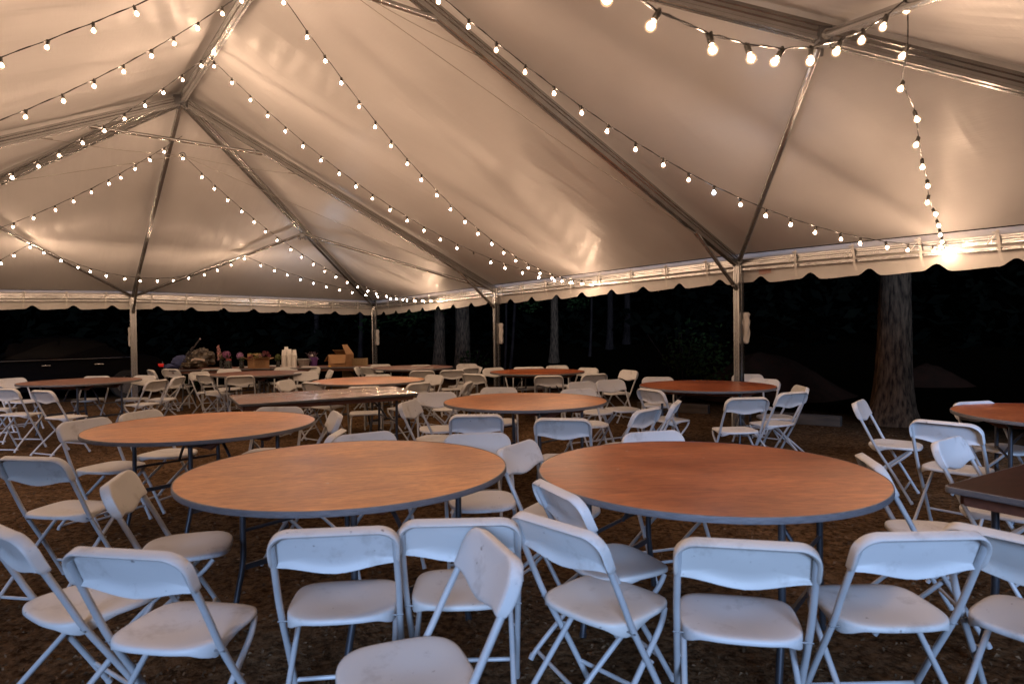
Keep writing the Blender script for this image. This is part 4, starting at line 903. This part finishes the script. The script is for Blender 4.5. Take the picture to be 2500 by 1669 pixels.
def carton(x, y, rz, w, d, h, flaps, label, prints):
    root = empty('cardboard_box', (x, y, TZ), rz); tag(root, label, 'cardboard box')
    bm = bmesh.new(); hx, hy = w / 2, d / 2
    sheet(bm, [(-hx, -hy, .002), (hx, -hy, .002), (hx, hy, .002), (-hx, hy, .002)])
    sheet(bm, [(-hx, -hy, 0), (-hx, -hy, h), (hx, -hy, h), (hx, -hy, 0)]); sheet(bm, [(hx, hy, 0), (hx, hy, h), (-hx, hy, h), (-hx, hy, 0)])
    sheet(bm, [(-hx, hy, 0), (-hx, hy, h), (-hx, -hy, h), (-hx, -hy, 0)]); sheet(bm, [(hx, -hy, 0), (hx, -hy, h), (hx, hy, h), (hx, hy, 0)])
    body = obj('carton_body', bm, CARD, root, smooth=False)
    for f in flaps:
        bm = bmesh.new(); sheet(bm, f, .004); obj('flap', bm, CARD, root, smooth=False)
    if prints:
        bm = bmesh.new()
        for (px_, pz, lw, lh, face) in prints:
            if face == 'f': sheet(bm, [(px_ - lw / 2, -hy - .0065, pz), (px_ - lw / 2, -hy - .0065, pz + lh), (px_ + lw / 2, -hy - .0065, pz + lh), (px_ + lw / 2, -hy - .0065, pz)], .001)
        obj('printed_lines', bm, CARDP, root, smooth=False)
    return root
# small box with flowers in it (seen corner-on: flaps hang out either side)
bx, by = at(630, .13)
w, h = .30, .165
carton(bx, by, R(42), w, w, h, [
  [(-w / 2, -w / 2, h), (w / 2, -w / 2, h), (w / 2 - .02, -w / 2 - .13, h + .045), (-w / 2 + .02, -w / 2 - .13, h + .045)],
  [(-w / 2, w / 2, h), (-w / 2, -w / 2, h), (-w / 2 - .13, -w / 2 + .02, h + .045), (-w / 2 - .13, w / 2 - .02, h + .045)],
  [(w / 2, -w / 2, h), (w / 2, w / 2, h), (w / 2 + .11, w / 2 - .02, h + .03), (w / 2 + .11, -w / 2 + .02, h + .03)],
  [(w / 2, w / 2, h), (-w / 2, w / 2, h), (-w / 2 + .02, w / 2 + .06, h + .11), (w / 2 - .02, w / 2 + .06, h + .11)]],
  'small open cardboard box filled with flowers, between the purple flowers and the cups', [(-.02, .03 + .02 * k, .2 - .02 * (k % 2), .006, 'f') for k in range(6)])
# large carton
bx, by = at(832, .25); w, d, h = .385, .30, .235
carton(bx, by, R(-14), w, d, h, [
  [(-w / 2, -d / 2, h), (w / 2, -d / 2, h), (w / 2 - .01, -d / 2 - .05, h - .17), (-w / 2 + .09, -d / 2 - .05, h - .17)],
  [(-w / 2, d / 2, h), (-w / 2, -d / 2, h), (-w / 2 - .10, -d / 2 + .02, h - .13), (-w / 2 - .10, d / 2 - .02, h - .13)],
  [(w / 2, d / 2, h), (-w / 2, d / 2, h), (-w / 2 + .04, d / 2 - .20, h + .085), (w / 2 - .06, d / 2 - .20, h + .085)],
  [(w / 2, -d / 2, h), (w / 2, d / 2, h), (w / 2 - .13, d / 2 - .02, h + .19), (w / 2 - .13, -d / 2 + .08, h + .19)]],
  'large open cardboard carton with one flap standing up, right end of the serving table', [(-.14, .17, .012, .03, 'f')])
# flowers
STEM = mat('flower_stem', (.06, .11, .03), .6); GLASS = mat('clear_glass', (.8, .85, .85), .04, trans=.95); WATER = mat('stem_water', (.10, .12, .08), .1, trans=.6)
def blob_flower(bm, c, r, n, rg, petal=.016):
    for i in range(n):
        d = Vector((rg.gauss(0, 1), rg.gauss(0, 1), rg.gauss(.3, 1))).normalized(); p = Vector(c) + d * r * rg.uniform(.75, 1)
        a = d.orthogonal().normalized(); a = Matrix.Rotation(rg.random() * 6.28, 3, d) @ a; b = d.cross(a)
        for k in range(4):
            q = a * math.cos(k * 1.571) + b * math.sin(k * 1.571); s_ = q.cross(d)
            vs = [bm.verts.new(p), bm.verts.new(p + q * petal * .6 + s_ * petal * .4 + d * .004), bm.verts.new(p + q * petal + d * .001), bm.verts.new(p + q * petal * .6 - s_ * petal * .4 + d * .004)]
            bm.faces.new(vs)
def vase(u, dy, r, h, label, heads, seed, leaves=True, cat='vase of flowers'):
    rg = random.Random(seed); x, y = at(u, dy); root = empty('flower_vase', (x, y, TZ)); tag(root, label, cat, 'glass vases of flowers')
    bm = bmesh.new(); lathe(bm, [(r * .92, .0), (r, .01), (r, h * .7), (r * .86, h * .82), (r * .9, h), (r * .84, h), (r * .80, h * .82), (r * .93, h * .7), (r * .93, .012), (.003, .012)], 20); obj('glass_jar', bm, GLASS, root)
    bm = bmesh.new()
    for hx_, hz, hr, m, n in heads: tube(bm, smooth_path([(rg.uniform(-r, r) * .6, 0, .02), (hx_ * .3, 0, h), (hx_, rg.uniform(-.02, .02), hz)], 4), .003, 5)
    obj('stems', bm, STEM, root)
    for hx_, hz, hr, m, n in heads:
        bm = bmesh.new()
        if hr < 0:  # tall flower spike
            for k in range(26):
                t = k / 25; z = hz + .26 * (1 - t) - .10; an = k * 2.4; rr_ = .012 + .022 * t
                blob_flower(bm, (hx_ - .035 * (1 - t) + rr_ * math.cos(an), rr_ * math.sin(an), z), .010 + .006 * t, 5, rg, .011 + .006 * t)
        else: blob_flower(bm, (hx_, 0, hz), hr, n, rg, .014 + hr * .08)
        obj('bloom', bm, m, root, smooth=False)
    if leaves:
        bm = bmesh.new(); leaf_cloud(bm, 0, 0, h + .04, .08, .05, .05, 70, .025, rg); obj('leaves', bm, mat('vase_leaves', (.07, .12, .03), .6), root, smooth=False)
PINK = mat('petal_pink', (.62, .30, .33), .6, c2=(.7, .45, .42), noise_scale=40); MAG = mat('petal_magenta', (.42, .14, .28), .6, c2=(.25, .10, .22), noise_scale=40)
ROSE = mat('petal_rose', (.70, .14, .17), .5); PURP = mat('petal_purple', (.30, .18, .40), .6, c2=(.42, .20, .34), noise_scale=40); CRM = mat('petal_cream', (.65, .48, .25), .6); BURG = mat('petal_burgundy', (.20, .045, .07), .6)
vase(539, .10, .030, .19, 'glass vase with a tall pale pink flower spike', [(-.02, .28, -1, PINK, 0)], 1)
vase(555, .12, .075, .16, 'wide glass jar with a magenta hydrangea and two small pink roses', [(-.02, .265, .075, MAG, 90), (-.012, .170, .021, ROSE, 30), (.045, .168, .021, ROSE, 30)], 2)
vase(589, .14, .045, .15, 'glass vase with a purple hydrangea left of the flower box', [(-.03, .235, .068, PURP, 80)], 3)
vase(678, .30, .04, .13, 'dark leafy greens in a vase beside the cup stacks', [(0, .20, .055, mat('hydrangea_green', (.14, .16, .05), .6), 60)], 4)
rg = random.Random(9); x, y = at(631, .15); root = empty('cut_flowers', (x, y, TZ + .10)); tag(root, 'bunch of cream, pink and burgundy flowers standing in the small cardboard box', 'flowers')
bm = bmesh.new()
for k in range(16): tube(bm, smooth_path([(rg.uniform(-.05, .05), 0, -.08), (rg.uniform(-.1, .1), rg.uniform(-.04, .04), .08), (rg.uniform(-.22, .22), rg.uniform(-.05, .05), .19)], 4), .003, 5)
obj('stems', bm, STEM, root)
for (hx_, hz, hr, m) in ((-.065, .12, .038, CRM), (-.03, .15, .03, CRM), (.0, .12, .032, PINK), (.03, .135, .03, PINK), (-.14, .13, .03, BURG), (-.19, .10, .03, BURG), (.09, .15, .03, MAG), (.12, .19, .035, BURG), (.17, .18, .04, BURG), (.20, .13, .03, BURG)):
    bm = bmesh.new(); blob_flower(bm, (hx_, rg.uniform(-.03, .03), hz), hr, 40, rg, .012); obj('bloom', bm, m, root, smooth=False)
bm = bmesh.new(); leaf_cloud(bm, 0, 0, .11, .2, .06, .06, 120, .02, rg); obj('leaves', bm, LEAF, root, smooth=False)
# stacks of white foam cups, upside down: each cup a part
CUP = mat('foam_cup', (.80, .78, .74), .6)
bm = bmesh.new(); lathe(bm, [(.047, .0), (.0475, .006), (.045, .008), (.033, .112), (.030, .113)], 20); me_c = bpy.data.meshes.new('cup'); bmesh.ops.recalc_face_normals(bm, faces=bm.faces); bm.to_mesh(me_c); bm.free(); me_c.materials.append(CUP)
for p in me_c.polygons: p.use_smooth = True
for u, dy, n, lb in ((692.5, .18, 17, 'stack of white foam cups, leftmost of the four stacks'), (698.5, .28, 21, 'tallest stack of white foam cups, second from left'), (706.5, .18, 18, 'stack of white foam cups, third from left'), (718, .16, 17, 'stack of white foam cups standing apart at the right of the others')):
    x, y = at(u, dy); root = empty('cup_stack', (x, y, TZ)); tag(root, lb, 'stack of cups', 'stacks of white foam cups')
    for k in range(n):
        c = bpy.data.objects.new('cup', me_c); COL.objects.link(c); c.parent = root; c.location = (random.uniform(-.0012, .0012), random.uniform(-.0012, .0012), .0142 * k)
def pail(u, dy, r0_, r1, h, m, label, holes=False):
    x, y = at(u, dy); root = empty('pail', (x, y, TZ)); tag(root, label, 'pail')
    bm = bmesh.new(); lathe(bm, [(r0_, 0), (r0_ + (r1 - r0_) * .5, h * .5), (r1, h * .97), (r1 + .006, h), (r1 - .002, h + .002), (r1 - .006, h * .96), (r0_ - .004, .008), (.002, .008)], 28); obj('pail_body', bm, m, root)
    bm = bmesh.new()
    for s_ in (-1, 1): tube(bm, smooth_path([(s_ * r1, -.02, h * .86), (s_ * (r1 + .022), -.012, h * .8), (s_ * (r1 + .022), .012, h * .8), (s_ * r1, .02, h * .86)], 4), .004, 6)
    obj('handle', bm, m, root)
    if holes:
        bm = bmesh.new()
        for k in range(40):
            a = -math.pi / 2 + (k % 10 - 4.5) * .24; z = h * (.35 + .14 * (k // 10)); rr_ = r0_ + (r1 - r0_) * z / h + .001
            c = Vector((rr_ * math.cos(a), rr_ * math.sin(a), z)); d = Vector((math.cos(a), math.sin(a), 0)); tube(bm, [c - d * .001, c + d * .002], .0055, 6)
        obj('punched_pattern', bm, CARDP, root)
    return root
pail(741, .22, .085, .125, .155, mat('pail_silver', (.42, .41, .40), .4, .4, noise_amt=.3, noise_scale=30), 'pale silver pail with a punched pattern beside the cups', True)
pail(765, .34, .060, .078, .185, mat('pail_purple', (.12, .045, .20), .45), 'purple pail behind the silver one')
x, y = at(764, .34); rg = random.Random(4); root = empty('utensil_bunch', (x, y, TZ + .06)); tag(root, 'dark dried sprigs and foil sticking out of the purple pail', 'sprigs')
bm = bmesh.new()
for k in range(14): tube(bm, smooth_path([(rg.uniform(-.03, .03), 0, 0), (rg.uniform(-.08, .06), 0, .12), (rg.uniform(-.16, .11), rg.uniform(-.03, .03), rg.uniform(.16, .24))], 4), .004, 5)
obj('sprigs', bm, mat('sprig_dark', (.10, .07, .09), .7), root)
bm = bmesh.new(); leaf_cloud(bm, -.02, 0, .17, .12, .05, .06, 90, .022, rg); obj('leaves', bm, mat('sprig_leaf', (.13, .08, .12), .7), root, smooth=False)
bm = bmesh.new(); blob_flower(bm, (-.01, -.05, .155), .02, 14, rg, .02); obj('foil', bm, mat('foil', (.8, .8, .8), .2, .9), root, smooth=False)
# slatted wooden crate at the far end and rack below the table
SLAT = mat('pale_slat', (.33, .24, .13), .8, noise_amt=.25, noise_scale=10)
def slatted(x, y, z, w, h, d, n, label, rz, vert=4):
    root = empty('slatted_crate', (x, y, z), rz); tag(root, label, 'slatted crate')
    for sx_ in (-1, 1):
        for sy in (-1, 1):
            bm = bmesh.new(); box(bm, sx_ * (w / 2 - .012), sy * (d / 2 - .012), h / 2, .024, .024, h); obj('corner_stile', bm, SLAT, root, smooth=False)
    proto_ = None
    for sy in (-1, 1):
        for k in range(n):
            if proto_ is None:
                bm = bmesh.new(); box(bm, 0, 0, 0, w - .05, .010, h / n * .62); proto_ = obj('slat', bm, SLAT, root, smooth=False); o = proto_
            else: o = share('slat', proto_, root)
            o.location = (0, sy * (d / 2 - .008), h * (k + .5) / n)
    for k in range(vert):
        bm = bmesh.new(); box(bm, -w / 2 + w * (k + 1) / (vert + 1), -d / 2 + .018, h / 2, .014, .008, h - .01); obj('batten', bm, SLAT, root, smooth=False)
x, y = at(877, .35); slatted(x, y, TZ, .31, .15, .2, 6, 'pale slatted wooden crate right of the large carton', sa)
x, y = at(848, .6); slatted(x, y, .0, .18, .70, .3, 16, 'pale slatted rack standing under the serving table', sa, 1)
x, y = at(804, .05); bm = bmesh.new(); sheet(bm, [(-.03, 0, .025), (.02, 0, .014), (.03, .01, .0), (-.005, -.01, .002)], .003); o = obj('yellow_wrapper', bm, mat('yellow_plastic', (.75, .42, .02), .5), smooth=False); o.location = (x, y, TZ + .001); tag(o, 'small crumpled yellow wrapper left of the large carton', 'wrapper')
# wrapped bundle: lumpy camouflage plastic
def lump(bm, c, rx, ry, rz_, seed, amp=.25, n=26, k=40, fr=2.2):
    rings = []
    for i in range(n + 1):
        th = math.pi * i / n; ring = []
        for j in range(k):
            a = 2 * math.pi * j / k; d = Vector((math.sin(th) * math.cos(a), math.sin(th) * math.sin(a), math.cos(th)))
            q = 1 + amp * noise.noise(d * fr + Vector((seed, 0, 0))) + amp * .6 * abs(noise.noise(d * fr * 2.6 + Vector((0, seed, 0))))
            ring.append(bm.verts.new((c[0] + rx * d.x * q, c[1] + ry * d.y * q, max(c[2] + rz_ * d.z * q, c[2] - rz_ * .92))))
        rings.append(ring)
    for a, b in zip(rings, rings[1:]):
        for j in range(k): bm.faces.new((a[j], a[(j + 1) % k], b[(j + 1) % k], b[j]))
CAMO = mat('camouflage_film', (.13, .10, .065), .3, c2=(.012, .010, .010), noise_scale=11, bump=.9, bump_scale=14)
x, y = at(484, .28); root = empty('wrapped_bundle', (x, y, TZ)); tag(root, 'lumpy camouflage bundle wrapped in shiny plastic on the serving table', 'bundle')
bm = bmesh.new(); lump(bm, (.04, 0, .19), .24, .18, .165, 2.0, .4, fr=2.8); obj('wrapping', bm, CAMO, root)
bm = bmesh.new(); lump(bm, (-.14, -.05, .07), .17, .15, .075, 5.0, .4); obj('loose_folds', bm, CAMO, root)
bm = bmesh.new(); ribbon(bm, [(-.05, -.19, .17), (.03, -.22, .20), (.12, -.21, .19), (.2, -.17, .17)], .035, Vector((0, .2, 1))); obj('pale_band', bm, mat('pale_band', (.5, .42, .36), .5), root)
x, y = at(437, .30); root = empty('blue_bag', (x, y, TZ)); tag(root, 'dark blue soft bag slumped at the left end of the serving table', 'bag')
BLUE = mat('blue_cloth', (.045, .06, .17), .8, noise_amt=.4, noise_scale=9, bump=.7, bump_scale=9)
bm = bmesh.new(); lump(bm, (.03, 0, .13), .17, .13, .125, 3.0, .22); obj('bag_body', bm, BLUE, root)
bm = bmesh.new(); lump(bm, (-.12, -.02, .05), .15, .12, .055, 8.0, .25); obj('drooping_end', bm, BLUE, root)
x, y = at(432, .12); root = empty('folded_stand', (x, y, TZ)); tag(root, 'thin black folded tripod stand leaning up to the right over the blue bag', 'tripod')
BLK = mat('black_metal', (.03, .025, .03), .4, .3)
for k, (dx, dz) in enumerate(((.0, .0), (.035, -.01), (.055, .01))):
    bm = bmesh.new(); tube(bm, smooth_path([(dx, 0, -.02), (.16 + dx * .6, .08, .27 + dz), (.28 + dx * .2, .14, .46)], 4), .0065, 7); obj('leg', bm, BLK, root)
bm = bmesh.new(); tube(bm, [(.28, .14, .46), (.345, .17, .56)], .013, 8); tube(bm, [(.14, .07, .26), (.19, .09, .33)], .024, 8); tube(bm, [(.20, .1, .36), (.25, .12, .42)], .018, 8); obj('centre_column', bm, BLK, root)
bm = bmesh.new(); lathe(bm, [(.012, -.015), (.016, 0), (.012, .015)], 10, c=(.35, .172, .57)); obj('tip', bm, mat('tip_grey', (.3, .2, .2), .5), root)

# ================================================================== PARKED CAR beyond the end of the tent
def car():
    PAINT = mat('black_car_paint', (.004, .004, .005), .7, spec=.02); GL = mat('car_glass', (.004, .004, .005), .2, spec=.03)
    CHROME = mat('chrome', (.6, .6, .62), .15, 1.0); TYRE = mat('tyre', (.012, .012, .012), .85); RIM = mat('wheel_alloy', (.25, .25, .26), .35, .9)
    c0, c1 = Vector((-8.70, 15.65, 0)), Vector((-12.3, 12.85, 0)); d = (c1 - c0); L_ = d.length
    root = empty('parked_car', (c0 + d / 2) , math.atan2(d.y, d.x)); root.location.z = ground_z(c0.x, c0.y)
    tag(root, 'black sedan parked in the dark beyond the far left table', 'car')
    h = L_ / 2; W_ = .88
    def loft(sec, nm, m):
        bm = bmesh.new(); rings = []
        for x, zs in sec: rings.append([bm.verts.new((x, y_, z_)) for y_, z_ in zs])
        n = len(rings[0])
        for a, b in zip(rings, rings[1:]):
            for k in range(n): bm.faces.new((a[k], a[(k + 1) % n], b[(k + 1) % n], b[k]))
        bm.faces.new(rings[0][::-1]); bm.faces.new(rings[-1]); return obj(nm, bm, m, root, sharp=35)
    def body_sec(top, w, bot=.25): return [(-w * .93, bot), (-w, bot + .12), (-w * 1.0, top * .62), (-w * .97, top * .86), (-w * .86, top), (0, top * 1.025), (w * .86, top), (w * .97, top * .86), (w, top * .62), (w, bot + .12), (w * .93, bot)]
    prof = [(-h, .62, .70), (-h + .06, .86, .80), (-h + .35, .96, .86), (-h + .95, .95, .88), (-.6, .93, .89), (.5, .92, .89), (h - 1.25, .90, .88), (h - .5, .80, .84), (h - .12, .70, .78), (h, .55, .68)]
    loft([(x, body_sec(t, w)) for x, t, w in prof], 'body', PAINT)
    cab = [(-h + .75, .97, .78, .93), (-h + 1.35, 1.36, .62, .95), (-.35, 1.44, .60, .93), (.35, 1.40, .60, .93), (h - 1.75, 1.12, .70, .92), (h - 1.35, .93, .80, .9)]
    loft([(x, [(-.82, .88), (-w - .02, t * .97), (-w * .8, t), (w * .8, t), (w + .02, t * .97), (.82, .88)]) for x, t, w, b in cab], 'cabin', PAINT)
    for sy in (-1, 1):
        for x0_, x1_, z1a, z1b in ((-h + 1.15, -.28, 1.24, 1.35), (-.2, .62, 1.35, 1.27)):
            bm = bmesh.new(); y0_, y1_ = sy * .815, sy * .69
            vs = [bm.verts.new(p) for p in ((x0_ - .1, y0_, .96), (x1_ + .12, y0_, .95), (x1_, y1_, z1b), (x0_, y1_, z1a))]; bm.faces.new(vs if sy < 0 else vs[::-1])
            o = obj('window', bm, GL, root, smooth=False); o.location.y = sy * .012
    for x in (-h + .80, h - .85):
        for sy in (-1, 1):
            wr = empty('wheel', (x, sy * .80, .32)); wr.parent = root
            bm = bmesh.new(); lathe(bm, [(.20, -.10), (.30, -.11), (.325, -.07), (.325, .07), (.30, .11), (.20, .10)], 28, cap=False); o = obj('tyre', bm, TYRE, wr); o.rotation_euler = (R(90), 0, 0)
            bm = bmesh.new(); lathe(bm, [(.02, .07), (.06, .075), (.19, .06), (.205, .10), (.205, -.10)], 24); 
            for k in range(5): a = k * 1.2566; box(bm, 0, 0, 0, .17, .035, .02, mtx=Matrix.Rotation(a, 4, 'Z') @ Matrix.Translation((.10, 0, .085)))
            o = obj('rim', bm, RIM, wr); o.rotation_euler = (R(90 if sy < 0 else -90), 0, 0)
    for sy in (-1, 1):
        bm = bmesh.new(); box(bm, -h + .10, sy * .70, .72, .14, .20, .08, bevel=.02); o = obj('taillight', bm, mat('taillight_red', (.7, .02, .02), .2, emit=((1, .03, .02), .12)), root)
        bm = bmesh.new(); box(bm, h - .14, sy * .62, .60, .16, .30, .12, bevel=.02); obj('headlight', bm, mat('headlight_lens', (.5, .5, .5), .1, .3), root)
        bm = bmesh.new(); tube(bm, smooth_path([(.75, sy * .9, 1.0), (.72, sy * .98, 1.02), (.70, sy * 1.0, 1.0)], 3), .05, 8); obj('mirror', bm, PAINT, root)
        bm = bmesh.new(); tube(bm, [(-h + .6, sy * .893, .935), (h - 1.2, sy * .893, .915)], .008, 6); obj('trim_strip', bm, CHROME, root)
        for xx in (-.95, .0): bm = bmesh.new(); box(bm, xx, sy * .905, .80, .16, .02, .025, bevel=.006); obj('door_handle', bm, CHROME, root)
    bm = bmesh.new(); box(bm, -h - .02, 0, .46, .12, 1.5, .14, bevel=.03); obj('rear_bumper', bm, mat('bumper_grey', (.25, .25, .26), .3, .8), root)
    bm = bmesh.new(); box(bm, -h - .03, 0, .72, .02, .42, .12); obj('number_plate', bm, mat('plate', (.5, .5, .5), .5), root, smooth=False)
car()
